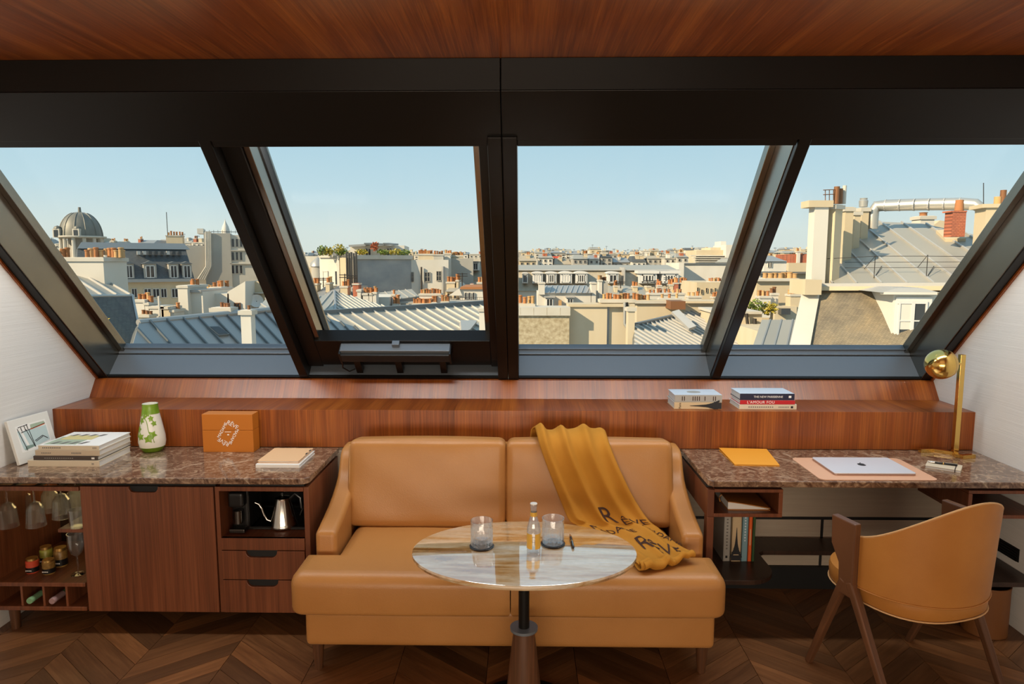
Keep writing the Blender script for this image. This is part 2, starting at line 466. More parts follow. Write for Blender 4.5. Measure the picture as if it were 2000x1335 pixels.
def text(name, parent, body, size, M, m, space=1.0, align='CENTER', depth=.0006):
    """M: matrix from the text plane (x right, y up, z out) to the parent's own coordinates"""
    me = text_mesh(body, size, depth, align, space); me.materials.clear(); me.materials.append(MATS[m])
    me.transform(M)
    o = bpy.data.objects.new(name, me); COL.objects.link(o); o.parent = parent
    return o
def basis(x, y, o):
    x = Vector(x).normalized(); y = Vector(y).normalized(); z = x.cross(y)
    return Matrix(((x.x, y.x, z.x, o[0]), (x.y, y.y, z.y, o[1]), (x.z, y.z, z.z, o[2]), (0, 0, 0, 1)))
def lerp(a, b, t): return a + (b - a) * t

# ================================================================== THE ROOM
XL, XR = -2.45, 2.30
CEIL = 2.44
SA = R_(45.5)
WY, WZ = 3.83, 1.044                       # foot of the sloping window
U = Vector((0, -math.cos(SA), math.sin(SA)))
N = Vector((0, math.sin(SA), math.cos(SA)))
HY, HZ = WY - 1.79 * math.cos(SA), WZ + 1.79 * math.sin(SA)

# ---- floor: chevron parquet, each board its own piece
floor = struct(MB().box(XL, XR, -3, 3.84, -.12, -.0125), 'floor', 'joint_dark')
CW, PITCHY, RISE = .375, .11, .30
far_mb = MB()
pmesh = {}
def plank_mb(x0, x1, ya, yb, mb):
    g = .0012
    p = [(x0 + g, ya + g), (x1 - g, yb + g), (x1 - g, yb + PITCHY - g), (x0 + g, ya + PITCHY - g)]
    mb.prism(p, -.0125, 0., 'z'); return mb
k0 = math.floor((XL + 1.65) / CW); k1 = math.ceil((XR + 1.65) / CW)
for k in range(k0, k1):
    xa, xb = -1.65 + CW * k, -1.65 + CW * (k + 1)
    ca, cb = max(xa, XL), min(xb, XR)
    up = 1 if k % 2 == 0 else -1
    for j in range(-34, 40):
        y0 = j * PITCHY + .061
        ya0, yb0 = (y0, y0 + RISE) if up > 0 else (y0 + RISE, y0)
        ya = lerp(ya0, yb0, (ca - xa) / CW); yb = lerp(ya0, yb0, (cb - xa) / CW)
        if max(ya, yb) + PITCHY > 3.82 or min(ya, yb) < -3: continue
        if max(ya, yb) > 2.36:
            key = (up, round(ca - xa, 4), round(cb - xa, 4))
            if key not in pmesh:
                b = plank_mb(0, cb - ca, 0, yb - ya, MB())
                pmesh[key] = b.mesh('plank', 'parquet_a' if up > 0 else 'parquet_b')
            part('plank', floor, pmesh[key], loc=(ca, ya, 0))
        else:
            plank_mb(ca, cb, ya, yb, far_mb)
o = far_mb.build('plank_field', 'parquet_a', floor); o['kind'] = 'stuff'

# ---- walls and ceiling
struct(MB().prism([(-3.12, -.12), (3.86, -.12), (3.86, WZ), (WY, WZ), (HY, HZ), (HY, CEIL), (-3.12, CEIL)], XL - .15, XL, 'x'), 'wall_left', 'wall_cloth')
struct(MB().prism([(-3.12, -.12), (3.86, -.12), (3.86, WZ), (WY, WZ), (HY, HZ), (HY, CEIL), (-3.12, CEIL)], XR, XR + .15, 'x'), 'wall_right', 'wall_cloth')
struct(MB().box(XL, XR, -3.12, -3.0, -.12, CEIL), 'wall_back', 'wall_plain')
struct(MB().box(XL, XR, -3, HY + .02, CEIL, CEIL + .12), 'ceiling', 'teak_x')
struct(MB().box(XL, XR, 3.452, 3.60, -.0, .742), 'wall_front', 'beige_panel')
# timber ledge under the window
struct(MB().prism([(3.445, .7455), (3.445, .943), (3.75, .943), (3.75, .7455)], XL + .001, XR - .001, 'x'), 'trim_1', 'teak_x', bevel=.0015)
struct(MB().prism([(3.75, .943), (3.812, 1.036), (3.824, 1.041), (3.86, 1.041), (3.86, .7455), (3.751, .7455)], XL + .001, XR - .001, 'x'), 'trim_2', 'teak_x')
# slim timber bead where the window meets the side walls
def wloc(x, s, n): return Vector((x, WY, WZ)) + U * s + N * n
for i, (xa, xb) in enumerate(((XL, XL + .011), (XR - .011, XR))):
    m = MB()
    m.hexa([wloc(xa, -.01, .0), wloc(xb, -.01, .0), wloc(xb, 1.79, .0), wloc(xa, 1.79, .0), wloc(xa, -.01, -.012), wloc(xb, -.01, -.012), wloc(xb, 1.79, -.012), wloc(xa, 1.79, -.012)])
    struct(m, 'trim_%d' % (3 + i), 'teak_y')
# dark skirting under the desk wall + joint lines in the cloth panels
struct(MB().box(XL, XR, 3.43, 3.452, 0, .12), 'baseboard_front', 'black_matte')
zl = aty(1700, 1012, 3.45).z
struct(MB().box(.80, XR, 3.447, 3.452, zl - .007, zl + .007), 'trim_5', 'black_matte')
xl = aty(1605, 1035, 3.45).x
struct(MB().box(xl - .006, xl + .006, 3.447, 3.452, .12, zl - .007), 'trim_6', 'black_matte')
# header: two black steel casings, the joint between them in line with the middle post
MX = -.0855
for i, (xa, xb) in enumerate(((XL, MX - .0015), (MX + .0015, XR))):
    m = MB().prism([(WY - 1.578 * math.cos(SA), WZ + 1.578 * math.sin(SA)), (HY, HZ), (HY + .25, HZ + .12), (WY - 1.578 * math.cos(SA) + .2, WZ + 1.578 * math.sin(SA) + .2)], xa, xb, 'x')
    struct(m, 'trim_%d' % (7 + 2 * i), 'black_metal', bevel=.002)
    struct(MB().box(xa, xb, HY + .012, HY + .14, HZ - .01, CEIL), 'trim_%d' % (8 + 2 * i), 'black_metal', bevel=.002)
struct(MB().box(XL - .15, XR + .15, HY + .03, HY + .40, CEIL, CEIL + .25), 'trim_11', 'black_metal')

# ---- windows: two steel units in the roof slope.  Local axes: x along the wall, y up the slope, z into the room
MW = Matrix.Translation(Vector((0, WY, WZ))) @ Matrix.Rotation(math.pi - SA, 4, 'X')
def win_unit(name, label):
    o = thing(name, label, 'window', M=MW); o['kind'] = 'structure'
    return o
TOPS = 1.60
def wb(o, name, x0, x1, s0, s1, z0, z1, m, bevel=.002, parent=None):
    return MB().box(x0, x1, s0, s1, z0, z1).build(name, m, parent or o, local=True, bevel=bevel)
def lower_rail(o, x0, x1):
    wb(o, 'bottom_rail', x0, x1, -.035, .0, -.165, -.018, 'rail_grey', .001)
    wb(o, 'front_lip', x0, x1, -.035, .006, -.018, -.002, 'black_metal', .001)
    wb(o, 'glazing_ledge', x0, x1, -.035, .006, -.235, -.172, 'rail_grey', .002)
    wb(o, 'glazing_groove', x0, x1, -.035, -.008, -.175, -.163, 'black_matte', 0)
    wb(o, 'glazing_bead', x0, x1, .006, .019, -.235, -.20, 'rail_grey', .001)
def head_rail(o, x0, x1):
    wb(o, 'head_rail', x0, x1, 1.546, 1.60, -.22, -.006, 'black_metal', .003)
    wb(o, 'head_bead', x0, x1, 1.500, 1.546, -.235, -.19, 'bronze_metal', .002)
def side_bead(o, x0, x1):
    wb(o, 'side_bead', x0, x1, .0, 1.55, -.235, -.185, 'bronze_metal', .002)
def pane(o, x0, x1, s0, s1, z=-.21, parent=None):
    return wb(o, 'pane', x0, x1, s0, s1, z - .006, z + .006, 'window_pane', 0, parent)
w1 = win_unit('window_1', 'dark steel roof window unit with one fixed pane and one opening sash')
wb(w1, 'jamb', XL, -2.387, -.03, TOPS, -.235, -.002, 'bronze_metal')
wb(w1, 'jamb_cover', -2.439, -2.392, -.03, TOPS, -.003, .003, 'black_metal', .001)
wb(w1, 'mullion', -1.277, -1.228, -.03, TOPS, -.235, 0, 'black_metal', .004)
wb(w1, 'post', -.142, MX - .001, -.03, TOPS, -.235, .012, 'black_metal', .004)
lower_rail(w1, -2.387, -1.277); head_rail(w1, -2.387, -1.277)
side_bead(w1, -2.387, -2.358)
pane(w1, -2.38, -1.28, .0, 1.55)
# opening sash
lower_rail(w1, -1.228, -.142)
wb(w1, 'sash_liner', -1.228, -1.145, .03, TOPS, -.14, -.06, 'black_metal', .003)
wb(w1, 'sash_liner', -.182, -.142, .03, TOPS, -.14, -.06, 'black_metal', .003)
wb(w1, 'sash_liner', -1.145, -.182, .045, .262, -.14, -.06, 'black_metal', .003)
head_rail(w1, -1.228, -.142)
sash = wb(w1, 'sash', -1.145, -1.118, .03, 1.55, -.25, -.075, 'bronze_metal', .003)
wb(w1, 'stile', -.21, -.182, .03, 1.55, -.25, -.13, 'bronze_metal', .003, sash)
wb(w1, 'bottom_stile', -1.118, -.21, .05, .236, -.125, -.085, 'rail_dark', .003, sash)
wb(w1, 'bottom_stile', -1.118, -.21, .03, .100, -.25, -.125, 'rail_dark', .003, sash)
wb(w1, 'seal', -1.118, -1.112, .09, 1.55, -.22, -.16, 'black_matte', 0, sash)
pane(w1, -1.12, -.205, .09, 1.55, -.20, sash)
# chain drive under the sash
act = wb(w1, 'chain_drive', -1.0, -.40, .165, .225, -.058, .012, 'rail_dark', .004)
wb(w1, 'drive_front', -1.0, -.40, .215, .245, -.058, -.005, 'rail_grey', .003, act)
wb(w1, 'end_cap', -1.006, -.995, .15, .24, -.058, .013, 'black_plastic', .002, act)
wb(w1, 'end_cap', -.405, -.394, .15, .24, -.058, .013, 'black_plastic', .002, act)
for bx in (-.93, -.70, -.45): wb(w1, 'drive_bracket', bx - .018, bx + .018, .02, .19, -.06, -.02, 'black_metal', .002)
wb(w1, 'catch', -.715, -.675, .245, .268, -.06, -.03, 'rail_grey', .002)
MB().tube([(-1.0, .16, -.01), (-1.01, .10, .0), (-.985, .05, -.01), (-.95, .06, -.02)], .004, 8).build('drive_cable', 'black_plastic', w1, local=True, smooth=True)
w2 = win_unit('window_2', 'dark steel roof window unit with two fixed panes')
wb(w2, 'post', MX + .001, -.026, -.03, TOPS, -.235, .012, 'black_metal', .004)
wb(w2, 'mullion', 1.064, 1.113, -.03, TOPS, -.235, 0, 'black_metal', .004)
wb(w2, 'mullion_cheek', 1.0605, 1.064, .0, TOPS, -.19, -.03, 'bronze_metal', .001)
wb(w2, 'jamb', 2.237, XR, -.03, TOPS, -.235, -.002, 'bronze_metal')
wb(w2, 'jamb_cover', 2.242, 2.289, -.03, TOPS, -.003, .003, 'black_metal', .001)
for xa, xb in ((-.026, 1.0605), (1.113, 2.237)):
    lower_rail(w2, xa, xb); head_rail(w2, xa, xb); pane(w2, xa + .003, xb - .003, .0, 1.55)
side_bead(w2, 1.034, 1.0605); side_bead(w2, 2.208, 2.237)

# ================================================================== LEFT SIDEBOARD
FY = 2.94
TOPZ = .745
def slab(name, label, pts, loc):
    m = MB().prism([(a - loc[0], b - loc[1]) for a, b in pts], -.028, 0, 'z')
    o = solo(m, name, label, 'worktop', 'marble_brown', loc, bevel=.004); return o
slab('marble_worktop', 'polished brown marble worktop over the drinks cabinets', [(XL, 2.925), (-1.0, 2.925), (-.975, 2.93), (-.957, 2.955), (-.957, 3.443), (XL, 3.443)], (-1.7, 3.18, TOPZ))
slab('marble_worktop', 'polished brown marble worktop of the writing desk', [(.835, 2.925), (.818, 2.95), (.812, 3.443), (XR, 3.443), (XR, 2.925)], (1.55, 3.18, TOPZ))

CB = .108      # underside of the cabinets
# -- open drinks cabinet
c1 = thing('drinks_cabinet', 'open dark walnut drinks cabinet with hanging glasses and bottle cubes', 'cabinet', (-2.22, 3.17, 0))
XA, XB = XL + .002, -2.0
MB().box(XA, XB, FY, FY + .02, .677, .697).build('top_rail', 'walnut_x', c1, bevel=.002)
MB().box(XA, XB, FY + .02, 3.43, .705, .7165).build('top_board', 'black_matte', c1)
MB().box(XA, XB, 3.41, 3.43, CB, .705).build('back_panel', 'bronze_mirror', c1)
MB().box(XA, XA + .018, FY, 3.41, CB + .02, .677).build('side_panel', 'walnut_y', c1)
MB().box(XA, XB - .004, FY, 3.41, .224, .243).build('shelf', 'walnut_x', c1, bevel=.003)
MB().box(XA, XB - .004, FY, 3.41, CB, CB + .02).build('bottom_board', 'walnut_x', c1, bevel=.003)
for px in (41, 84, 129):
    x = aty(px, 1165, FY).x
    MB().box(x - .005, x + .005, FY + .006, 3.41, CB + .02, .224).build('divider', 'walnut_y', c1)
MB().box(aty(104, 1040, FY).x, XB - .001, FY + .03, 3.2, .470, .487).build('glass_shelf', 'walnut_x', c1, bevel=.003)
for x in (-2.36, -2.25, -2.14, -2.06):
    MB().box(x - .012, x + .012, FY + .03, 3.40, .668, .676).build('glass_rail', 'dark_steel', c1)
m = MB().box(XA + .02, XB - .01, 3.395, 3.409, .60, .69); m.build('light_panel', 'led_glow', c1)
MB().lathe([(.019, 0), (.024, CB)], 14, (-2.375, 2.985, 0)).build('leg', 'walnut_z', c1, smooth=True)
MB().lathe([(.019, 0), (.024, CB)], 14, (-2.375, 3.36, 0)).build('leg', 'walnut_z', c1, smooth=True)
# -- door cabinet
c2 = thing('door_cabinet', 'walnut cabinet with one plain flat door and cut-out finger pull', 'cabinet', (-1.69, 3.17, 0))
MB().box(-1.996, -1.388, FY + .022, 3.43, CB + .004, .7165).build('body', 'black_matte', c2)
def notched(x0, x1, z0, z1, nx0, nx1, nd, mb, y0, y1):
    """front with a rounded finger notch cut from its top edge"""
    r = nd * .9; pts = [(x0, z0), (x1, z0), (x1, z1), (nx1, z1)]
    for i in range(7): a = R_(0 - 90 * i / 6); pts.append((nx1 - r + r * math.cos(a), z1 - nd + r + r * math.sin(a)))
    for i in range(7): a = R_(270 - 90 * i / 6); pts.append((nx0 + r + r * math.cos(a), z1 - nd + r + r * math.sin(a)))
    pts += [(nx0, z1), (x0, z1)]
    return mb.prism(pts, y0, y1, 'y')
hx0, hx1 = aty(251, 955, FY).x, aty(308, 955, FY).x
d = notched(-1.994, -1.390, CB, .699, hx0, hx1, .026, MB(), FY, FY + .02).build('door', 'walnut_x', c2, bevel=.0015)
MB().box(hx0 - .004, hx1 + .004, FY + .012, FY + .02, .665, .699).build('finger_pull', 'black_matte', d)
for x in (-1.95, -1.43):
    MB().lathe([(.019, 0), (.024, CB + .004)], 14, (x, 3.36, 0)).build('leg', 'walnut_z', c2, smooth=True)
# -- niche and drawers
c3 = thing('drawer_cabinet', 'walnut cabinet with open kettle niche above two drawers', 'cabinet', (-1.17, 3.17, 0))
MB().box(-.986, -.962, FY + .006, 3.43, CB, .7).build('side_panel', 'walnut_y', c3, bevel=.003)
MB().box(-1.384, -1.366, FY + .004, 3.43, CB, .7).build('side_panel', 'walnut_y', c3)
MB().box(-1.366, -.986, FY + .002, FY + .02, .680, .7).build('top_rail', 'walnut_x', c3, bevel=.002)
MB().box(-1.366, -.986, FY + .02, 3.43, .690, .7165).build('top_board', 'black_matte', c3)
MB().box(-1.366, -.986, 3.40, 3.43, CB, .69).build('back_panel', 'black_plastic', c3)
MB().box(-1.366, -.986, FY + .004, 3.40, .440, .462).build('niche_floor', 'walnut_x', c3)
MB().box(-1.366, -.986, FY, FY + .02, .406, .462).build('fascia', 'walnut_x', c3, bevel=.0015)
MB().box(-1.366, -.986, FY + .025, 3.40, CB, .40).build('body', 'black_matte', c3)
sx0, sx1 = aty(480, 1080, FY).x, aty(541, 1080, FY).x
for z0, z1 in ((.267, .402), (CB, .263)):
    d = notched(-1.366, -.988, z0, z1, sx0, sx1, .031, MB(), FY, FY + .02).build('drawer', 'walnut_x', c3, bevel=.0015)
    MB().box(sx0 - .004, sx1 + .004, FY + .013, FY + .02, z1 - .038, z1).build('finger_pull', 'black_matte', d)
for x in (-1.33, -1.03):
    MB().lathe([(.019, 0), (.024, CB)], 14, (x, 3.36, 0)).build('leg', 'walnut_z', c3, smooth=True)

# ---- things inside the drinks cabinet
def hang_glass(x, y, label, z=.478):
    """ribbed goblet hanging upside down by its foot"""
    t = thing('goblet', label, 'glass', (x, y, z), group='goblets hanging in the drinks cabinet')
    prof = [(.043, .0), (.0405, .0), (.033, .085), (.021, .105), (.006, .115), (.006, .119), (.022, .110), (.0355, .087), (.043, 0)]
    m = MB(); seg = 28; n0 = len(m.v)
    m.lathe(prof, seg, caps=False)
    for i, v in enumerate(m.v):
        k = i % seg
        if k % 2: v.x *= .955; v.y *= .955
    m.build('bowl', 'bottle_thin', t, local=True, smooth=True, angle=20)
    MB().lathe([(.004, .113), (.0035, .185)], 10).build('stem', 'glass_clear', t, local=True, smooth=True)
    MB().lathe([(.004, .184), (.03, .1885), (.03, .1895), (.004, .1895)], 20).build('foot', 'glass_clear', t, local=True, smooth=True)
for i, (px, py, yy) in enumerate(((16, 1010, 3.02), (70, 1015, 3.03), (45, 990, 3.20), (98, 985, 3.22), (121, 1000, 3.10), (2, 985, 3.20), (148, 975, 3.20))):
    p = aty(px, py, yy)
    hang_glass(p.x, yy, 'ribbed clear goblet hanging upside down inside the drinks cabinet', .478 if px < 100 else .492)
def tumbler_small(x, y, z):
    m = MB(); m.lathe([(.030, 0), (.034, .085), (.032, .085), (.028, .006)], 24)
    for i, v in enumerate(m.v):
        if i % 2: v.x *= .96; v.y *= .96
    return solo(m, 'ribbed_tumbler', 'ribbed clear tumbler on the small hanging shelf in the drinks cabinet', 'glass', 'tumbler_glass', (x, y, z), smooth=True)
p = aty(150, 1010, 2.995); tumbler_small(p.x, 2.995, .4875)
t = thing('wine_glass', 'tall clear wine glass standing on the drinks cabinet shelf', 'glass', (aty(152, 1110, 3.03).x, 3.03, .2435))
MB().lathe([(.03, 0), (.03, .002), (.005, .006), (.0035, .01)], 20).build('foot', 'glass_clear', t, local=True, smooth=True)
MB().lathe([(.0035, .009), (.0035, .085)], 10).build('stem', 'glass_clear', t, local=True, smooth=True)
MB().lathe([(.004, .085), (.024, .105), (.034, .14), (.036, .20), (.0345, .20), (.032, .14), (.022, .108), (.004, .090)], 24).build('bowl', 'tumbler_glass', t, local=True, smooth=True)
def jar(px, py, yy, h, r, food, label, band):
    p = aty(px, py, yy); t = thing('food_jar', label, 'jar', (p.x, yy, .2435))
    MB().lathe([(r * .93, 0), (r, .004), (r, h * .80), (r * .86, h * .86)], 20).build('contents', food, t, local=True, smooth=True)
    MB().lathe([(r * .9, h * .86), (r * .9, h), (r * .86, h)], 20).build('lid', 'lid_gold', t, local=True, smooth=True, angle=30)
    b = MB().lathe([(r * 1.012, h * .08), (r * 1.012, h * .42)], 20, caps=False).build('label_band', 'black_plastic', t, local=True, smooth=True)
    if band:
        MB().lathe([(r * 1.014, h * .42), (r * 1.014, h * .55)], 20, caps=False).build('stripe', 'jar_food_red', b, local=True, smooth=True)
    for q in range(4):
        MB().box(-.014 + q * .0075, -.009 + q * .0075, -r * 1.03, -r * 1.0, h * .2, h * .27).build('print', 'white_print', b, local=True)
jar(63, 1100, 3.05, .070, .027, 'jar_food_red', 'low glass jar with red stripe and black label on the drinks shelf', True)
jar(95, 1102, 3.04, .068, .027, 'jar_food_brown', 'low amber jar with gold lid beside the red striped jar', False)
jar(90, 1078, 3.14, .088, .027, 'jar_food_green', 'taller jar of green preserves behind the low amber jar', False)
jar(118, 1078, 3.12, .092, .029, 'jar_food_brown', 'taller jar of brown preserves nearest the wine glass', False)
jar(4, 1085, 3.08, .085, .035, 'jar_food_green', 'jar of green olives standing apart at the wall end of the drinks shelf', False)
def wine(px, foil, glass, label):
    p = aty(px, 1172, 2.92)
    t = thing('wine_bottle', label, 'bottle', (p.x, 2.92, CB + .02))
    z = .0365
    def ring(pr):
        m = MB().lathe(pr, 18); m.xf(Matrix.Translation((0, 0, z)) @ Matrix.Rotation(R_(-90), 4, 'X')); return m
    ring([(.0135, .0), (.0145, .004), (.0145, .018), (.0135, .022), (.0135, .075)]).build('capsule', foil, t, local=True, smooth=True)
    ring([(.0133, .075), (.0145, .10), (.036, .15), (.036, .30), (.034, .305)]).build('body', glass, t, local=True, smooth=True)
wine(57, 'wine_foil_green', 'wine_green', 'wine bottle with pale green capsule lying in a cube of the drinks cabinet')
wine(101, 'wine_foil', 'wine_green', 'wine bottle with rosy silver capsule lying in a cube of the drinks cabinet')

# ---- things in the niche: coffee machine and gooseneck kettle
t = thing('serving_tray', 'flat black tray in the kettle niche', 'tray', (-1.17, 3.16, .4625))
MB().box(-.165, .165, -.12, .16, 0, .006).build('base', 'smoked_glass', t, local=True, bevel=.002)
for a in ((-.165, .165, -.12, -.116), (-.165, .165, .156, .16)): MB().box(a[0], a[1], a[2], a[3], .006, .014).build('rim', 'black_plastic', t, local=True)
t = thing('coffee_machine', 'small black capsule coffee machine beside the kettle', 'coffee machine', (aty(473, 1000, 3.05).x, 3.05, .4685))
MB().rbox(-.040, .040, -.02, .14, 0, .20, .012, 3).build('body', 'black_plastic', t, local=True, smooth=True)
MB().rbox(-.034, .034, -.07, -.015, .12, .19, .010, 3).build('head', 'black_plastic', t, local=True, smooth=True)
MB().box(-.036, .036, -.07, -.02, .0, .018).build('drip_tray', 'dark_steel', t, local=True, bevel=.003)
MB().lathe([(.02, .04), (.02, .10)], 16, (0, -.045, 0)).build('spout', 'dark_steel', t, local=True, smooth=True)
kx = aty(553, 1000, 3.08).x
t = thing('gooseneck_kettle', 'brushed steel gooseneck kettle on the black tray', 'kettle', (kx, 3.08, .4685))
MB().lathe([(.062, 0), (.064, .004), (.060, .012), (.0585, .02), (.034, .128), (.032, .132)], 32).build('body', 'steel', t, local=True, smooth=True, angle=60)
lid = MB().lathe([(.034, .132), (.034, .136), (.012, .142), (.004, .146)], 24).build('lid', 'steel', t, local=True, smooth=True)
MB().lathe([(.008, .145), (.010, .152), (.009, .160), (.004, .163)], 14).build('knob', 'black_plastic', lid, local=True, smooth=True)
sp = [(-.055, -.005, .022), (-.075, -.008, .030), (-.088, -.010, .055), (-.096, -.012, .085), (-.108, -.014, .108), (-.125, -.016, .116)]
MB().tube(sp, [.008, .007, .0062, .0056, .005, .0045], 10).build('spout', 'steel', t, local=True, smooth=True)
MB().tube([(.03, .01, .125), (.055, .012, .15), (.078, .014, .13), (.085, .014, .08), (.08, .013, .045)], .007, 8).build('handle', 'black_plastic', t, local=True, smooth=True)

# ---- things on the left marble
def book(name, label, x0, x1, y0, y1, z0, z1, cover, spine='front', rz=0., cat='book', top=None, pages='paper_edge', sp_m=None):
    """lying book: spine on the side facing the room (-y)"""
    cx, cy = (x0 + x1) / 2, (y0 + y1) / 2
    t = thing(name, label, cat, (cx, cy, z0), rz)
    w, d, h = (x1 - x0) / 2, (y1 - y0) / 2, z1 - z0; th = .0025
    MB().box(-w, w, -d, d, 0, th).build('cover', cover, t, local=True)
    MB().box(-w, w, -d, d, h - th, h).build('cover', top or cover, t, local=True)
    MB().box(-w, w, -d - .001, -d + th, 0, h).build('spine', sp_m or cover, t, local=True, bevel=.001)
    MB().box(-w + .003, w - .003, -d + th, d - .004, th, h - th).build('pages', pages, t, local=True)
    return t, w, d, h
def spine_text(t, d, h, s, size, x, m, align='CENTER', space=1.0):
    text('lettering', t, s, size, basis((1, 0, 0), (0, 0, 1), (x, -d - .0016, h / 2)), m, space, align)
def dashes(t, d, h, x0, n, step, hh, m):
    """print too small to read"""
    mb = MB()
    for i in range(n):
        mb.box(x0 + i * step, x0 + i * step + step * .55, -d - .0018, -d - .0008, h / 2 - hh / 2, h / 2 + hh / 2)
    mb.build('print', m, t, local=True)
z = TOPZ
bx = [(-2.330, -1.990, 3.085, 3.345, .030, 'paper_cream', 'cream clothbound book at the bottom of the marble worktop stack'),
      (-2.305, -1.998, 3.09, 3.365, .020, 'cover_dark', 'thin dark brown book third in the marble worktop stack'),
      (-2.298, -1.992, 3.095, 3.355, .026, 'cover_tan', 'tan book second from the top of the marble worktop stack'),
      (-2.285, -1.996, 3.10, 3.36, .021, 'paper_white', 'white art book with yellow and grey cover topping the marble worktop stack')]
for i, (a, b, c, dd, h, cv, lb) in enumerate(bx):
    t, w, d, h = book('stacked_book', lb, a, b, c, dd, z, z + h, cv, sp_m='paper_cream' if i == 3 else None)
    if i == 0: dashes(t, d, h, w - .035, 2, .006, .008, 'ink_grey')
    if i == 1: dashes(t, d, h, -.10, 14, .010, .003, 'cover_grey'); MB().box(w - .03, w - .016, -d - .0018, -d - .0008, h * .3, h * .7).build('emblem', 'white_print', t, local=True)
    if i == 2: dashes(t, d, h, -w + .03, 6, .008, .005, 'ink_grey'); dashes(t, d, h, .02, 7, .007, .006, 'ink_grey')
    if i == 3:
        dashes(t, d, h, -w + .02, 10, .009, .006, 'ink_grey'); dashes(t, d, h, w - .03, 3, .007, .005, 'ink_grey')
        q = MB()
        MB().box(-w + .01, .02, -d + .02, .03, h, h + .0005).build('cover_art', 'art_sage', t, local=True)
        MB().box(-w + .03, .04, -.02, .06, h + .0005, h + .0009).build('cover_art', 'art_yellow', t, local=True)
        for k in range(4):
            x = -.11 + k * .045
            MB().prism([(x, -.10), (x + .02, -.10), (x + .035, -.06), (x + .015, -.06)], h + .0009, h + .0013, 'z').build('cover_art', 'ink_grey', t, local=True)
            MB().prism([(x, .045), (x + .02, .045), (x + .035, .08), (x + .015, .08)], h + .0009, h + .0013, 'z').build('cover_art', 'ink_grey', t, local=True)
    z += h + .0003
# framed sketch leaning on the side wall
p0 = atz(34, 908, TOPZ)
fr_w, fr_h = .235, .215
xdir = Vector((.13, .99, 0)).normalized()
lean = R_(14)
back = Vector((-xdir.y, xdir.x, 0))
ydir = Vector((0, 0, 1)) * math.cos(lean) + back * math.sin(lean)
ob = Vector((-2.372, 3.09, TOPZ + .005))
FM = basis(xdir, ydir, ob)
t = thing('framed_sketch', 'white framed sketch of a street crossing leaning against the wall behind stacked books', 'picture', M=FM)
MB().box(0, fr_w, 0, fr_h, -.016, 0).build('frame', 'frame_white', t, local=True, bevel=.002)
sk = MB().box(.032, fr_w - .028, .05, fr_h - .035, 0, .0006).build('sheet', 'paper_white', t, local=True)
def quad(px, m, z, nm='drawing'):
    MB().prism(px, z, z + .0004, 'z').build(nm, m, sk, local=True)
quad([(.036, .155), (.050, .155), (.070, .062), (.045, .062)], 'art_aqua', .0007)
quad([(.065, .150), (.200, .150), (.200, .075), (.085, .062)], 'art_aqua', .0007)
quad([(.115, .172), (.195, .172), (.200, .158), (.112, .150)], 'art_sage', .0012)
quad([(.050, .058), (.105, .066), (.105, .075), (.060, .078)], 'art_green', .0012)
def stroke(a, b, w, m='ink_black'):
    a = Vector((*a, .0018)); b = Vector((*b, .0018)); MB().beam(a, b, w, .0004, (0, 0, 1)).build('stroke', m, sk, local=True)
for a, b in (((.040, .168), (.062, .055)), ((.085, .155), (.108, .062)), ((.100, .150), (.110, .062)), ((.055, .145), (.195, .160)), ((.045, .172), (.10, .176)), ((.060, .170), (.062, .150)), ((.080, .174), (.082, .150)), ((.095, .178), (.097, .152)), ((.115, .09), (.165, .105)), ((.165, .105), (.19, .085)), ((.12, .085), (.165, .099))):
    stroke(a, b, .003)
stroke((.110, .150), (.195, .158), .004, 'cover_orange')
# vase
vp = atz(301, 878, TOPZ)
t = thing('glass_vase', 'white glass vase with green vine relief beside the orange box', 'vase', (vp.x, 3.37, TOPZ))
mat('vase_white', (.74, .72, .62), .25, coat=.3)
mat('vase_green', (.13, .25, .015), .3, col2=(.22, .36, .03), vscale=(20, 20, 20))
prof = [(.040, 0), (.046, .004), (.060, .026), (.0645, .050), (.0625, .080), (.052, .140), (.040, .200), (.0355, .232), (.0365, .245), (.033, .245), (.031, .232)]
def vr(z):
    for (r0, z0), (r1, z1) in zip(prof[:9], prof[1:9]):
        if z0 <= z <= z1: return lerp(r0, r1, (z - z0) / (z1 - z0 + 1e-9))
    return .04
MB().lathe([q for q in prof if q[1] >= .026], 36).build('body', 'vase_white', t, local=True, smooth=True)
MB().lathe(prof[:3] + [(.0605, .0262)], 36).build('foot_band', 'vase_green', t, local=True, smooth=True)
MB().lathe([(vr(z) + .0008, z) for z in (.195, .21, .225, .238, .245)], 36, caps=False).build('neck_band', 'vase_green', t, local=True, smooth=True)
def on_vase(a, z, off=.0012):
    r = vr(z) + off; return Vector((r * math.sin(a), -r * math.cos(a), z))
def leaf(a, z, s, rot, nm='leaf'):
    pts = []
    for k in range(10):
        an = 2 * math.pi * k / 10 + rot; rr = s * (1.0 if k % 2 == 0 else .55)
        pts.append((a + rr * math.cos(an) / .055, z + rr * math.sin(an)))
    vs = [on_vase(a, z, .0022)] + [on_vase(x, y) for x, y in pts]
    MB().add(vs, [(0, i + 1, (i + 1) % 10 + 1) for i in range(10)]).build(nm, 'vase_green', t, local=True)
for a, z, s, r in ((.25, .075, .017, .3), (.55, .095, .016, 1.), (-.45, .085, .016, .6), (-.75, .12, .015, .2), (-.5, .165, .015, .9), (.5, .175, .013, .4), (-.2, .185, .012, .1), (.75, .15, .012, .6), (-1.0, .09, .013, .5), (-.65, .195, .012, .2), (.15, .198, .013, .5)):
    leaf(a, z, s * 1.35, r)
MB().tube([on_vase(.65 - i * .07, .055 + .012 * i + .01 * math.sin(i), .001) for i in range(12)], .0014, 6).build('vine', 'vase_green', t, local=True, smooth=True)
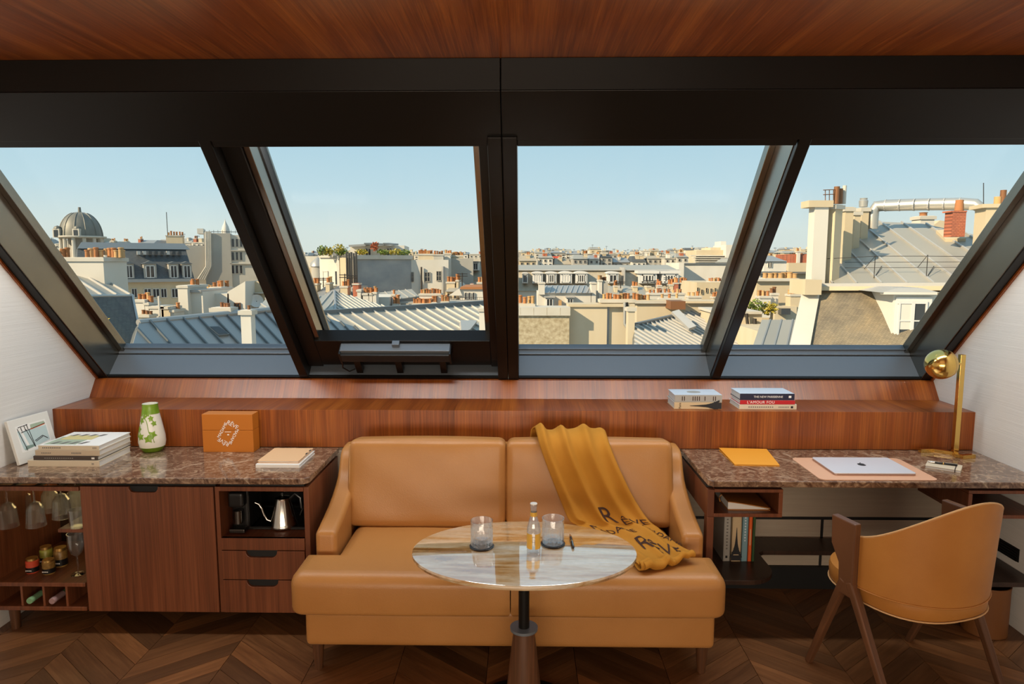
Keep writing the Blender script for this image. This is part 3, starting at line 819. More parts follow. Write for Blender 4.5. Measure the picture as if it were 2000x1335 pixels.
# orange gift box
bl, brr = atz(399, 883, TOPZ), atz(497, 883, TOPZ)
t = thing('gift_box', 'orange cardboard box printed with lettering in a tilted square', 'box', (-1.492, 3.385, TOPZ))
bw, bd, bh = .1285, .04, .195
MB().box(-bw, bw, -bd, bd, 0, bh * .58).build('base', 'box_orange', t, local=True, bevel=.0015)
MB().box(-bw, bw, -bd, bd, bh * .58 + .001, bh).build('lid', 'box_orange', t, local=True, bevel=.0015)
cx, cz, ang = .002, bh * .50, R_(-30)
def face_m(dx, dz, rot):
    c, s = math.cos(ang), math.sin(ang)
    x = cx + dx * c - dz * s; z = cz + dx * s + dz * c
    a = ang + rot
    return basis((math.cos(a), 0, math.sin(a)), (-math.sin(a), 0, math.cos(a)), (x, -bd - .0006, z))
text('lettering', t, 'RÊVE', .030, face_m(0, .050, 0), 'white_print', .95)
text('lettering', t, 'MADAME', .0225, face_m(.032, 0, R_(-90)), 'white_print', .95)
text('lettering', t, 'RÊVE', .030, face_m(0, -.050, R_(180)), 'white_print', .95)
text('lettering', t, 'MADAME', .0225, face_m(-.032, 0, R_(90)), 'white_print', .95)
MB().box(cx - .016, cx + .016, -bd - .0008, -bd, cz + .006, cz + .0085).build('print', 'white_print', t, local=True)
MB().box(cx - .004, cx + .005, -bd - .0008, -bd, cz - .010, cz - .004).build('print', 'white_print', t, local=True)
# notebooks near the sofa
t, w, d, h = book('notebook', 'white notebook under the peach notebook by the sofa arm', -1.252, -1.046, 3.085, 3.325, TOPZ, TOPZ + .016, 'paper_white')
t = thing('notebook', 'peach covered notebook lying on the white notebook', 'notebook', (-1.152, 3.215, TOPZ + .0163))
MB().rbox(-.098, .098, -.112, .112, 0, .003, .0014, 2).build('cover', 'notebook_peach', t, local=True)
MB().box(-.094, .094, -.108, .110, .003, .009).build('pages', 'paper_edge', t, local=True)
MB().rbox(-.098, .098, -.112, .112, .009, .0125, .0014, 2).build('cover', 'notebook_peach', t, local=True)
for y in (.0, .055): MB().box(.092, .0985, y, y + .022, .0125, .0135).build('tab', 'ink_black', t, local=True)

# ================================================================== WRITING DESK (right)
SZ = .28
dk = thing('writing_desk', 'walnut writing desk with open cubbies under a marble top', 'desk', (1.55, 3.18, 0))
DX0 = .818
MB().box(DX0, DX0 + .03, FY, 3.44, .575, .7).build('side_panel', 'walnut_y', dk, bevel=.002)
MB().box(DX0, DX0 + .032, FY, FY + .05, SZ - .02, .575).build('leg', 'walnut_x', dk, bevel=.004)
MB().box(DX0, XR - .002, FY + .03, 3.44, .703, .7165).build('top_board', 'black_matte', dk)
cub = MB().box(DX0 + .03, 1.15, FY, 3.32, .575, .592).build('cubby_floor', 'walnut_x', dk, bevel=.002)
MB().box(DX0 + .03, 1.15, FY, 3.32, .688, .703).build('cubby_top', 'walnut_x', dk, bevel=.002)
MB().box(1.132, 1.15, FY, 3.32, .592, .688).build('cubby_side', 'walnut_y', dk, bevel=.002)
MB().box(DX0 + .03, 1.132, 3.31, 3.32, .592, .688).build('cubby_back', 'black_matte', dk)
MB().box(1.961, XR - .002, FY, 3.32, .575, .592).build('cubby_floor', 'walnut_x', dk, bevel=.002)
MB().box(1.961, XR - .002, FY, 3.32, .688, .703).build('cubby_top', 'walnut_x', dk, bevel=.002)
MB().box(1.961, 1.979, FY, 3.32, .592, .688).build('cubby_side', 'walnut_y', dk, bevel=.002)
MB().box(1.979, XR - .002, 3.31, 3.32, .592, .688).build('cubby_back', 'black_matte', dk)
# lower shelf: narrow along the wall, deep and rounded at both ends
pts = [(DX0 + .002, FY + .0)]
for i in range(9):
    a = R_(-90 + 90 * i / 8); pts.append((1.02 + .14 * math.cos(a), FY + .14 + .14 * math.sin(a)))
pts += [(1.16, 3.235), (1.19, 3.262), (1.90, 3.262), (1.935, 3.235)]
for i in range(9):
    a = R_(180 + 90 * i / 8); pts.append((2.075 + .14 * math.cos(a), FY + .14 + .14 * math.sin(a)))
pts += [(XR - .002, FY), (XR - .002, 3.428), (DX0 + .002, 3.428)]
MB().prism(pts, SZ - .022, SZ, 'z').build('lower_shelf', 'dark_shelf', dk, bevel=.002)
# vent in the right wall under the desk
v1, v2 = atx(1922, 1040, XR), atx(1990, 1098, XR)
t = thing('wall_vent', 'black vent opening in the side wall under the desk', 'vent', (XR, (v1.y + v2.y) / 2, v2.z))
MB().box(XR - .004, XR - .0005, v2.y, v1.y, v2.z, v1.z + .02).build('frame', 'black_matte', t)
for i in range(5):
    z = lerp(v2.z, v1.z + .02, (i + .5) / 5); MB().box(XR - .008, XR - .004, v2.y + .01, v1.y - .01, z - .006, z - .003).build('slat', 'black_metal', t)

# folder pushed into the cubby
fx = aty(1460, 990, 3.0).x
t = thing('document_folder', 'brown leather document folder stuffed with papers in the desk cubby', 'folder', (fx, 3.08, .5925))
m = MB(); seg = []
for i in range(12):
    x = -.095 + .19 * i / 11
    seg.append((x, .040 - .030 * (i / 11) ** 1.2))
prof = [(-.095, 0), (.095, 0)] + [(.095, .012)] + [(x, z) for x, z in reversed(seg)] + [(-.103, .03), (-.106, .015)]
MB().prism([(a, b) for a, b in [(-.095, 0), (.095, 0), (.095, .0025), (-.093, .0025)]], -.10, .12, 'y').build('cover', 'leather_chair', t, local=True)
MB().prism(seg + [(x, z - .003) for x, z in reversed(seg)], -.10, .12, 'y').build('cover', 'leather_chair', t, local=True, smooth=True)
MB().tube([(-.094, 0, .038), (-.103, 0, .03), (-.105, 0, .018), (-.1, 0, .004)], .003, 8).xf(Matrix.Scale(1, 4)).build('fold', 'leather_chair', t, local=True)
MB().prism([(-.092, .003), (.09, .003)] + [(x * .97, z - .006) for x, z in reversed(seg)], -.093, .11, 'y').build('papers', 'paper_edge', t, local=True)

# books standing under the desk
def eiffel(M, h, m, parent):
    """slim lattice tower silhouette, base at the origin, height h"""
    pts = [(-.20, 0), (-.13, 0), (-.075, .10), (.075, .10), (.13, 0), (.20, 0), (.12, .17), (.075, .30), (.045, .45), (.022, .70), (.008, .95), (0, 1), (-.008, .95), (-.022, .70), (-.045, .45), (-.075, .30), (-.12, .17)]
    mb = MB().prism([(x * h, y * h) for x, y in pts], 0, .0006, 'z')
    mb.box(-.14 * h, .14 * h, .15 * h, .185 * h, 0, .0008); mb.box(-.085 * h, .085 * h, .29 * h, .315 * h, 0, .0008)
    mb.xf(M); return mb.build('tower_print', m, parent, local=True)
def upright(px0, px1, yf, h, dep, cover, label):
    x0, x1 = aty(px0, 1050, yf).x, aty(px1, 1050, yf).x
    t = thing('upright_book', label, 'book', ((x0 + x1) / 2, yf + dep / 2, SZ)); w = (x1 - x0) / 2 - .0006
    MB().box(-w, -w + .0022, -dep / 2, dep / 2, 0, h).build('cover', cover, t, local=True)
    MB().box(w - .0022, w, -dep / 2, dep / 2, 0, h).build('cover', cover, t, local=True)
    MB().box(-w, w, -dep / 2, -dep / 2 + .0025, 0, h).build('spine', cover, t, local=True, bevel=.0008)
    MB().box(-w + .0022, w - .0022, -dep / 2 + .0025, dep / 2 - .004, .003, h - .003).build('pages', 'paper_edge', t, local=True)
    return t, w, dep / 2
t, w, d = upright(1413, 1427, 3.14, .275, .20, 'cover_grey', 'pale grey book standing at the leg end of the desk shelf row')
mb = MB()
for k in range(12): mb.box(-.004, .004, -d - .0008, -d, .06 + k * .016, .067 + k * .016)
mb.build('print', 'ink_grey', t, local=True); MB().box(-.005, .005, -d - .0008, -d, .016, .028).build('emblem', 'ink_black', t, local=True)
t, w, d = upright(1429, 1448, 3.14, .275, .20, 'cover_sand', 'sand coloured book with dark tower silhouette standing on the desk shelf')
eiffel(basis((1, 0, 0), (0, 0, 1), (0, -d - .0008, .02)), .15, 'ink_black', t)
MB().box(-w, w, -d - .0006, -d, .004, .03).build('print', 'ink_black', t, local=True)
t, w, d = upright(1449, 1461, 3.14, .275, .20, 'cover_teal', 'teal book standing between the sand and orange books')
mb = MB()
for k in range(9): mb.box(-.003, .003, -d - .0008, -d, .10 + k * .014, .107 + k * .014)
mb.build('print', 'cover_pale_blue', t, local=True)
t, w, d = upright(1461.5, 1469, 3.14, .262, .19, 'cover_orange', 'bright orange slim book standing on the desk shelf')
MB().box(-.002, .002, -d - .0008, -d, .08, .16).build('print', 'cover_sand', t, local=True)
t, w, d = upright(1469.5, 1475, 3.14, .27, .19, 'wine_green', 'thin dark green book ending the desk shelf row')

# waste bin
bp = atz(1938, 1243, 0)
t = thing('waste_bin', 'round brown leather waste bin under the desk behind the tub chair', 'bin', (bp.x, bp.y + .06, 0))
MB().lathe([(.088, 0), (.092, .003), (.092, .235), (.089, .235), (.087, .01)], 32).build('body', 'bin_leather', t, local=True, smooth=True)
MB().lathe([(.093, .226), (.094, .231), (.093, .236), (.088, .236)], 32, caps=False).build('rim', 'bin_leather', t, local=True, smooth=True)

# ---- on the desk
cs = [atz(a, b, TOPZ) for a, b in ((1401, 875), (1500, 880), (1523, 911), (1436, 909))]
c0 = Vector((1.11, 3.29, TOPZ + .0002))
t = thing('card_folder', 'bright orange card folder lying near the sofa end of the desk', 'folder', c0)
out = [(1.0, 3.42), (1.235, 3.40), (1.207, 3.145), (1.0, 3.155)]
MB().prism([(a - c0.x, b - c0.y) for a, b in out], 0, .004, 'z').build('back_leaf', 'card_orange', t, local=True)
q = [(a - c0.x, b - c0.y) for a, b in out]
m = MB().add([(*q[3], .005), (*q[2], .005), (*q[1], .012), (*q[0], .012), (*q[3], .007), (*q[2], .007), (*q[1], .014), (*q[0], .014)], [(0, 3, 2, 1), (4, 5, 6, 7), (0, 1, 5, 4), (1, 2, 6, 5), (2, 3, 7, 6), (3, 0, 4, 7)])
m.build('front_leaf', 'card_orange', t, local=True)
# leather desk mat
c0 = Vector((1.575, 3.115, TOPZ + .0002))
def rrect(x0, x1, y0, y1, r, n=6):
    pts = []
    for cx, cy, a0 in ((x1 - r, y0 + r, -90), (x1 - r, y1 - r, 0), (x0 + r, y1 - r, 90), (x0 + r, y0 + r, 180)):
        for i in range(n + 1):
            a = R_(a0 + 90 * i / n); pts.append((cx + r * math.cos(a), cy + r * math.sin(a)))
    return pts
solo(MB().prism(rrect(-.262, .258, -.172, .170, .03), 0, .003, 'z'), 'desk_mat', 'peach leather desk mat under the laptop', 'mat', 'mat_peach', c0)
# laptop, closed
c0 = Vector((1.592, 3.127, TOPZ + .0035))
t = thing('laptop', 'closed silver laptop with dark emblem on the desk mat', 'laptop', c0)
MB().prism(rrect(-.192, .172, -.126, .124, .012), 0, .0075, 'z').build('base', 'aluminium_edge', t, local=True, bevel=.001)
lid = MB().prism(rrect(-.192, .172, -.126, .124, .012), .0080, .0125, 'z').build('lid', 'aluminium', t, local=True, bevel=.001)
ap = [(.020 * math.cos(a) * (1 - .12 * math.cos(2 * a)) - .010, .021 * math.sin(a) * (1 - .10 * abs(math.cos(a))) + .004) for a in [2 * math.pi * k / 24 for k in range(24)]]
ap = [(x - max(0, (x - .004)) * .9 * max(0, 1 - abs(y - .006) / .012), y) for x, y in ap]
MB().prism(ap, .0125, .0128, 'z').build('emblem', 'ink_black', lid, local=True)
MB().prism([(-.010, .026), (-.004, .026), (.002, .036), (-.006, .034)], .0125, .0128, 'z').build('emblem', 'ink_black', lid, local=True)
# small notebook and pen
c0 = Vector((1.967, 3.137, TOPZ + .0002))
rz = R_(-36)
t = thing('pocket_notebook', 'small pale notebook on the desk beside the brass lamp', 'notebook', c0, rz)
MB().box(-.07, .07, -.052, .052, 0, .002).build('cover', 'cover_tan', t, local=True)
MB().box(-.068, .068, -.050, .050, .002, .010).build('pages', 'paper_edge', t, local=True)
MB().box(-.07, .07, -.052, .052, .010, .0125).build('cover', 'paper_cream', t, local=True, bevel=.001)
MB().box(.045, .049, -.0525, .0525, .0, .0135).build('elastic_band', 'cover_dark', t, local=True)
t = thing('ballpoint_pen', 'black and silver pen lying on the small pale notebook', 'pen', (1.967, 3.15, TOPZ + .0178), rz + R_(8))
def pen_parts(t, L=.135):
    def bar(prof, nm, m):
        b = MB().lathe(prof, 12); b.xf(Matrix.Rotation(R_(90), 4, 'Y')); b.build(nm, m, t, local=True, smooth=True)
    bar([(.0012, -L / 2), (.0045, -L / 2 + .018), (.0048, -L / 2 + .03)], 'tip', 'steel')
    bar([(.0048, -L / 2 + .03), (.0050, .0), (.0050, .002)], 'barrel', 'black_plastic')
    bar([(.0053, .002), (.0053, .006)], 'ring', 'brass')
    bar([(.0050, .006), (.0048, L / 2 - .004), (.003, L / 2)], 'cap', 'black_plastic')
    MB().box(.012, .058, -.001, .001, .005, .0075).build('clip', 'steel', t, local=True)
pen_parts(t, .12)
# brass lamp
lb = Vector((2.155, 3.355, TOPZ + .0002))
t = thing('desk_lamp', 'polished brass desk lamp with globe shade at the wall end of the desk', 'lamp', lb)
MB().beam((-.005, .0, .009), (-.075, .055, .009), .022, .018).build('foot', 'brass', t, local=True, bevel=.001)
MB().beam((-.075, .055, .009), (-.150, .045, .009), .022, .018).build('foot', 'brass', t, local=True, bevel=.001)
MB().beam((-.012, -.065, .009), (.062, -.045, .009), .024, .018).build('foot', 'brass', t, local=True, bevel=.001)
MB().beam((-.02, -.055, .009), (.0, .012, .009), .024, .018).build('foot', 'brass', t, local=True, bevel=.001)
MB().box(-.014, .010, -.010, .014, .018, .505).build('stem', 'brass', t, local=True, bevel=.001)
gc = aty(1838, 711, 3.33) - lb
m = MB().lathe([(.073 * math.sin(R_(a)), -.073 * math.cos(R_(a))) for a in range(0, 121, 5)], 40, caps=False)
Mg = Matrix.Translation(gc) @ Matrix.Rotation(R_(84), 4, 'Y')
shade = m.xf(Mg)
sh = shade.build('shade', 'brass', t, local=True, smooth=True)
so = sh.modifiers.new('thick', 'SOLIDIFY'); so.thickness = .002; so.offset = -1
mat('satin_brass', (.80, .56, .20), .38, 1.0)
MB().lathe([(.0625, .0365), (.066, .030), (.06, .045), (.045, .058), (.0, .066)], 36, caps=False).xf(Mg).build('shade_cap', 'satin_brass', sh, local=True, smooth=True)
MB().tube([gc + Vector((.055, 0, .0)), Vector((.0, .0, gc.z))], .006, 10).build('swivel', 'brass', t, local=True, smooth=True)

# ---- on the timber ledge: two piles of books
LZ = .9432
t, w, d, h = book('ledge_book', 'sand book with dark tower on its spine lying under the grey book on the ledge', .783, 1.028, 3.495, 3.665, LZ, LZ + .036, 'cover_sand', top='paper_white')
eiffel(basis((0, 0, 1), (-1, 0, 0), (w - .012, -d - .0016, h * .5)), .155, 'ink_black', t)
MB().box(w - .045, w - .001, -d - .0018, -d - .0008, .002, h - .001).build('print', 'ink_black', t, local=True)
text('lettering', t, 'Paris', .016, basis((0, 0, 1), (-1, 0, 0), (-w + .03, -d - .0016, h / 2)), 'ink_brown')
t, w, d, h = book('ledge_book', 'grey white book with dark oval emblem on top of the sand book', .785, 1.030, 3.497, 3.66, LZ + .0363, LZ + .074, 'cover_grey', top='cover_pale_blue')
for x, n in ((-.085, 2), (-.03, 4), (.032, 1), (.075, 2)):
    for k in range(n): MB().box(x + k * .011, x + k * .011 + .004, -d - .0018, -d - .0008, h * .2, h * .8).build('print', 'ink_brown', t, local=True)
MB().lathe([(.036, h), (.036, h + .0006)], 28, (-.005, .0, 0), sy=.8).build('emblem', 'cover_grey', t, local=True)
t, w, d, h = book('ledge_book', 'cream book lowest under the red book on the ledge', 1.118, 1.413, 3.492, 3.665, LZ, LZ + .026, 'paper_cream', top='paper_white')
dashes(t, d, h, -.10, 12, .011, .006, 'ink_grey'); dashes(t, d, h, .055, 7, .008, .006, 'ink_grey'); MB().box(w - .03, w - .018, -d - .0018, -d - .0008, .007, .018).build('emblem', 'ink_black', t, local=True)
t, w, d, h = book('ledge_book', 'red book with white capital letters between the cream and navy books', 1.122, 1.405, 3.494, 3.65, LZ + .0263, LZ + .048, 'cover_red', top='paper_white')
spine_text(t, d, h, "L'AMOUR FOU", .0195, -.035, 'white_print', space=1.15)
t, w, d, h = book('ledge_book', 'navy book with white title lying on the red book', 1.122, 1.402, 3.497, 3.66, LZ + .0483, LZ + .082, 'cover_navy', top='cover_pale_blue')
spine_text(t, d, h, 'THE NEW PARISIENNE', .0150, .005, 'white_print'); MB().box(w - .03, w - .017, -d - .0018, -d - .0008, .012, .023).build('emblem', 'white_print', t, local=True)

# ================================================================== SOFA
sf = thing('sofa', 'two seat caramel leather sofa with sloping arms against the timber ledge', 'sofa', (-.065, 3.0, 0))
SX0, SX1 = -.945, .818
MID = -.050
MB().rbox(-.898, .785, 2.64, 3.42, .125, .285, .022, 3, 0, 8).build('base', 'leather', sf, smooth=True)
def seat_T(poly, lid, nm='seat_cushion'):
    """cushion from a plan outline: rounded top and bottom edges, gentle crown"""
    n = len(poly); r = .055; zb, zt = .284, .457; rings = []
    cx = sum(p[0] for p in poly) / n; cy = sum(p[1] for p in poly) / n
    def inset(k):
        out = []
        for i in range(n):
            a, b, c = Vector(poly[i - 1]), Vector(poly[i]), Vector(poly[(i + 1) % n])
            t1 = (b - a).normalized(); t2 = (c - b).normalized()
            n1 = Vector((-t1.y, t1.x)); n2 = Vector((-t2.y, t2.x)); q = (n1 + n2)
            q = q / max(.35, q.length_squared / 2)
            out.append(b + q * k)
        return out
    levels = []
    for i in range(5): a = R_(90 * i / 4); levels.append((r * .4 * (1 - math.sin(a)), zb + r * .4 * (1 - math.cos(a))))
    for i in range(7): a = R_(90 * i / 6); levels.append((r * (1 - math.cos(a)), zt - r + r * math.sin(a)))
    vs = []; fs = []
    for k, z in levels:
        for p in inset(k): vs.append((p.x, p.y, z))
    for j in range(len(levels) - 1):
        for i in range(n):
            i2 = (i + 1) % n; fs.append((j * n + i, j * n + i2, (j + 1) * n + i2, (j + 1) * n + i))
    # crowned lid
    base = (len(levels) - 1) * n; top = inset(r)
    fs += [tuple(base + i for i in f) for f in lid]; fs.append(tuple(range(n))[::-1])
    o = MB().add(vs, fs).build(nm, 'leather', sf, smooth=True, angle=70)
    for p in o.data.polygons:
        if len(p.vertices) > 4: p.use_smooth = False
    return o
def arc(cx, cy, r, a0, a1, n=5): return [(cx + r * math.cos(R_(a0 + (a1 - a0) * i / n)), cy + r * math.sin(R_(a0 + (a1 - a0) * i / n))) for i in range(n + 1)]
FRY, ARY, BKY = 2.585, 2.825, 3.22
seat_T(arc(SX0 + .06, FRY + .06, .06, 180, 270) + [(-.5, FRY - .004), (MID - .002, FRY), (MID - .002, ARY), (MID - .002, BKY), (-.45, BKY), (-.806, BKY), (-.806, ARY), (SX0, ARY)], [(13, 0, 1, 2, 3, 4, 5, 6, 7, 8, 12), (12, 8, 9, 10, 11)])
seat_T([(MID + .002, FRY), (.4, FRY - .004)] + arc(SX1 - .06, FRY + .06, .06, 270, 360) + [(SX1, ARY), (.681, ARY), (.681, BKY), (.35, BKY), (MID + .002, BKY), (MID + .002, ARY)], [(13, 0, 1, 2, 3, 4, 5, 6, 7, 8, 9), (9, 10, 11, 12, 13)])
# arms
prof = [(2.832, .29), (2.832, .516), (2.836, .530), (2.85, .540), (2.90, .552), (2.96, .567), (3.03, .586), (3.10, .612), (3.16, .641), (3.20, .667), (3.23, .700), (3.25, .735), (3.27, .765), (3.295, .783), (3.33, .790), (3.41, .792), (3.41, .29)]
for xa, xb in ((-.905, -.812), (.687, .780)):
    o = MB().prism(prof, xa, xb, 'x').build('arm', 'leather', sf, smooth=True, angle=50)
    b = o.modifiers.new('bevel', 'BEVEL'); b.width = .022; b.segments = 4; b.limit_method = 'ANGLE'; b.angle_limit = R_(50)
MB().rbox(-.812, .687, 3.33, 3.425, .285, .790, .02, 3).build('back_frame', 'leather', sf, smooth=True)
def back(x0, x1):
    m = MB().rbox(x0, x1, -.085, .085, -.205, .205, .035, 4, .010, 10)
    for v in m.v:
        xx = (v.x - x0) / (x1 - x0)
        if v.y < 0: v.y += .004 * math.sin(xx * 9 + v.z * 14) * math.cos(v.z * 11 + xx * 4) - .006 * max(0, -v.z / .2)
    m.xf(Matrix.Translation((0, 3.205, .648)) @ Matrix.Rotation(R_(-9), 4, 'X'))
    o = m.build('back_cushion', 'leather', sf, smooth=True, angle=70)
    return o
bc = [back(-.832, -.084), back(-.080, .706)]
MB().tube([(-.826, 3.105, .47), (-.826, 3.165, .838)], .0025, 6).build('seam', 'leather_seam', bc[0], smooth=True)
for x in (-.86, .745):
    for y in (2.69, 3.36):
        MB().lathe([(.017, 0), (.026, .126)], 16, (x, y, 0)).build('leg', 'walnut_z', sf, smooth=True)

# ---- blanket thrown over the backrest
def cat(P, u):
    n = len(P) - 1; x = max(0, min(n - 1e-6, u * n)); i = int(x); t = x - i
    p0, p1, p2, p3 = P[max(i - 1, 0)], P[i], P[i + 1], P[min(i + 2, n)]
    return .5 * ((2 * p1) + (p2 - p0) * t + (2 * p0 - 5 * p1 + 4 * p2 - p3) * t * t + (3 * p1 - p0 - 3 * p2 + p3) * t ** 3)
SEAT = .472
Lp = [Vector((.02, 3.375, .70)), Vector((.03, 3.345, .83)), aty(1043, 842, 3.27), aty(1050, 862, 3.155), aty(1076, 930, 3.105), aty(1098, 985, 3.085), aty(1116, 1024, 3.05), atz(1150, 1042, SEAT + .006), atz(1190, 1068, SEAT + .006), atz(1228, 1092, SEAT + .006), atz(1247, 1106, SEAT + .006)]
Rp = [Vector((.36, 3.375, .70)), Vector((.37, 3.345, .83)), aty(1180, 846, 3.27), aty(1190, 872, 3.155), aty(1216, 930, 3.105), aty(1245, 985, 3.085), aty(1272, 1024, 3.05), atz(1290, 1040, SEAT + .006), atz(1312, 1056, SEAT + .006), atz(1338, 1076, SEAT + .006), atz(1354, 1088, SEAT + .006)]
def bl(u, v, lift=0.):
    a, b = cat(Lp, v), cat(Rp, v); p = a.lerp(b, u)
    dv = (cat(Lp, min(v + .01, 1)).lerp(cat(Rp, min(v + .01, 1)), u) - cat(Lp, max(v - .01, 0)).lerp(cat(Rp, max(v - .01, 0)), u))
    du = (b - a); n = dv.cross(du).normalized()
    if n.y > 0 and abs(n.y) > abs(n.z): n = -n
    if abs(n.z) >= abs(n.y) and n.z < 0: n = -n
    up = min(1, max(0, (v - .12) / .1))
    def ridge(c, w, h): return h * math.exp(-((u - c) / w) ** 2)
    k = ridge(.06 + .1 * v, .06, .026 * (1.5 - v)) + ridge(.33 + .16 * v, .055, .026) + ridge(.66 + .13 * v, .07, .022) + ridge(.95, .05, .012)
    k += .007 * math.sin(7 * u + 13 * v) + .004 * math.sin(22 * v + 5 * u)
    k *= up * (1 if v < .62 else .75)
    k += .012 + .014 * math.exp(-((v - .30) / .10) ** 2)
    return p + n * (k + lift), n
NU, NV = 44, 96
m = MB(); vs = []
for j in range(NV + 1):
    for i in range(NU + 1): vs.append(bl(i / NU, j / NV)[0])
fs = [(j * (NU + 1) + i, j * (NU + 1) + i + 1, (j + 1) * (NU + 1) + i + 1, (j + 1) * (NU + 1) + i) for j in range(NV) for i in range(NU)]
bo = Vector((.25, 3.0, SEAT))
tb = thing('throw_blanket', 'mustard wool blanket with dark lettering draped over the sofa back', 'blanket', bo)
ob_ = MB().add(vs, fs).build('drape', 'blanket', tb, smooth=True, angle=180)
so = ob_.modifiers.new('thick', 'SOLIDIFY'); so.thickness = .006; so.offset = -1
# folded hem: layers turned under at the end on the seat
def hem(off, rad, lenf, u0, u1, tw):
    vs = []; NA = 18; n = 26
    for i in range(n + 1):
        u = lerp(u0, u1, i / n); e, nn = bl(u, 1.0); q = (bl(u, 1.0)[0] - bl(u, .95)[0]).normalized()
        rr = rad * (1 + .25 * math.sin(5 * u + tw))
        for a in range(NA + 1):
            an = R_(90 - 250 * a / NA)
            vs.append(e + q * (off + rr * 1.3 * math.cos(an)) + Vector((0, 0, 1)) * (rr * math.sin(an) - rr * .55) + q * (-lenf * max(0, a / NA - .75)))
    fs = [(i * (NA + 1) + a, i * (NA + 1) + a + 1, (i + 1) * (NA + 1) + a + 1, (i + 1) * (NA + 1) + a) for i in range(n) for a in range(NA)]
    o = MB().add(vs, fs).build('fold', 'blanket', tb, smooth=True, angle=180)
    s = o.modifiers.new('thick', 'SOLIDIFY'); s.thickness = .005; s.offset = 0
hem(.0, .016, .05, .0, 1.0, .3)
hem(.014, .011, .03, .05, .62, 1.2)
def on_blanket(body, size, u, v, du, dv, rot=0., space=1.0):
    """letters laid on the cloth"""
    me = text_mesh(body, size, 0., 'CENTER', space)
    b = bmesh.new(); b.from_mesh(me)
    bmesh.ops.remove_doubles(b, verts=b.verts, dist=1e-5)
    bmesh.ops.triangulate(b, faces=b.faces)
    for _ in range(2): bmesh.ops.subdivide_edges(b, edges=[e for e in b.edges if e.calc_length() > .012], cuts=1)
    c, s = math.cos(rot), math.sin(rot)
    inv = ROOT[tb.name]
    for q in b.verts:
        x, y = q.co.x * c - q.co.y * s, q.co.x * s + q.co.y * c
        q.co = inv @ bl(u + x * du, v - y * dv, .0025)[0]
    b.to_mesh(me); b.free(); me.materials.clear(); me.materials.append(MATS['ink_brown'])
    o = bpy.data.objects.new('lettering', me); COL.objects.link(o); o.parent = tb
on_blanket('R', .115, .52, .555, 2.7, 1.05)
on_blanket('ÊVE', .075, .80, .60, 2.7, 1.05, R_(-4))
on_blanket('MADAME', .045, .35, .70, 3.0, 1.2, R_(-6))
on_blanket('MADAME', .042, .90, .775, 3.0, 1.2, R_(-60))
on_blanket('RÊVE', .10, .62, .88, 2.6, 1.2, R_(-20))

# ================================================================== OVAL TABLE
TZ, TY, TXc = .65, 2.405, .004
t = thing('pedestal_table', 'oval honey onyx table on a black post and tapered wooden pedestal', 'table', (TXc, TY, 0))
MB().lathe([(.380, -.026), (.408, -.018), (.4125, -.008), (.4105, -.001), (.407, 0)], 96, (0, 0, TZ), sx=1.0, sy=.684).build('tabletop', 'onyx', t, local=True, smooth=True, angle=30)
MB().lathe([(.10, .608), (.10, .622)], 32).build('top_plate', 'black_metal', t, local=True, smooth=True)
MB().lathe([(.0205, .352), (.0205, .61)], 24).build('post', 'black_metal', t, local=True, smooth=True)
MB().lathe([(.0515, .342), (.052, .346), (.0515, .352)], 32).build('collar', 'rail_grey', t, local=True, smooth=True)
MB().lathe([(.075, .012), (.060, .15), (.046, .28), (.0385, .342)], 28).build('pedestal', 'walnut_z', t, local=True, smooth=True)
MB().lathe([(.215, 0), (.215, .006), (.21, .012)], 48).build('base_plate', 'black_metal', t, local=True, smooth=True)
def tumbler(px, py, label):
    p = atz(px, py, TZ); 
    c = solo(MB().lathe([(.044, 0), (.0455, .002), (.0455, .005), (.044, .006)], 32), 'coaster', 'round black coaster under the ' + label, 'coaster', 'black_plastic', (p.x, p.y, TZ + .0002), smooth=True, group=None)
    t = thing('tumbler', 'ribbed clear tumbler ' + label.split(' ', 1)[1], 'glass', (p.x, p.y, TZ + .0064))
    seg = 40
    m = MB(); m.lathe([(.0385, .0), (.041, .003), (.041, .015), (.0415, .070), (.0415, .0715)], seg, caps=True)
    m.f.pop()
    for i, v in enumerate(m.v):
        r = i // seg
        if (i % seg) % 2 and .002 < v.z < .071: v.x *= .945; v.y *= .945
    m.lathe([(.0415, .0715), (.0415, .096), (.0398, .096), (.0392, .018), (.0, .016)], seg, caps=False)
    m.build('body', 'tumbler_glass', t, local=True, smooth=True, angle=25)
    m = MB(); 
    for k in range(12):
        a = 2 * math.pi * k / 12; b = a + .16
        m.add([(.012 * math.cos(a), .012 * math.sin(a), .0152), (.036 * math.cos(a - .10), .036 * math.sin(a - .10), .0152), (.036 * math.cos(a + .10), .036 * math.sin(a + .10), .0152), (.03 * math.cos(a), .03 * math.sin(a), .010)], [(0, 1, 2), (0, 1, 3), (1, 2, 3), (2, 0, 3)])
    m.build('cut_base', 'cut_glass', t, local=True)
tumbler(941, 1067, 'tumbler apart from the bottle on the oval table')
tumbler(1080, 1062, 'tumbler beside the bottle on the oval table')
p = atz(1042, 1081, TZ)
t = thing('mixer_bottle', 'small clear bottle with gold neck label standing on the oval table', 'bottle', (p.x, p.y, TZ + .0003))
MB().lathe([(.022, 0), (.0245, .003), (.0248, .09), (.0235, .105), (.018, .125), (.0125, .142), (.0115, .165), (.0125, .178), (.0135, .181), (.0125, .187), (.011, .187), (.0095, .165), (.0105, .142), (.016, .125), (.0215, .104), (.0228, .09), (.0225, .008), (.0, .006)], 32, caps=False).build('body', 'bottle_thin', t, local=True, smooth=True, angle=60)
MB().lathe([(.0125, .143), (.0121, .158)], 24, caps=False).build('neck_label', 'gold_label', t, local=True, smooth=True)
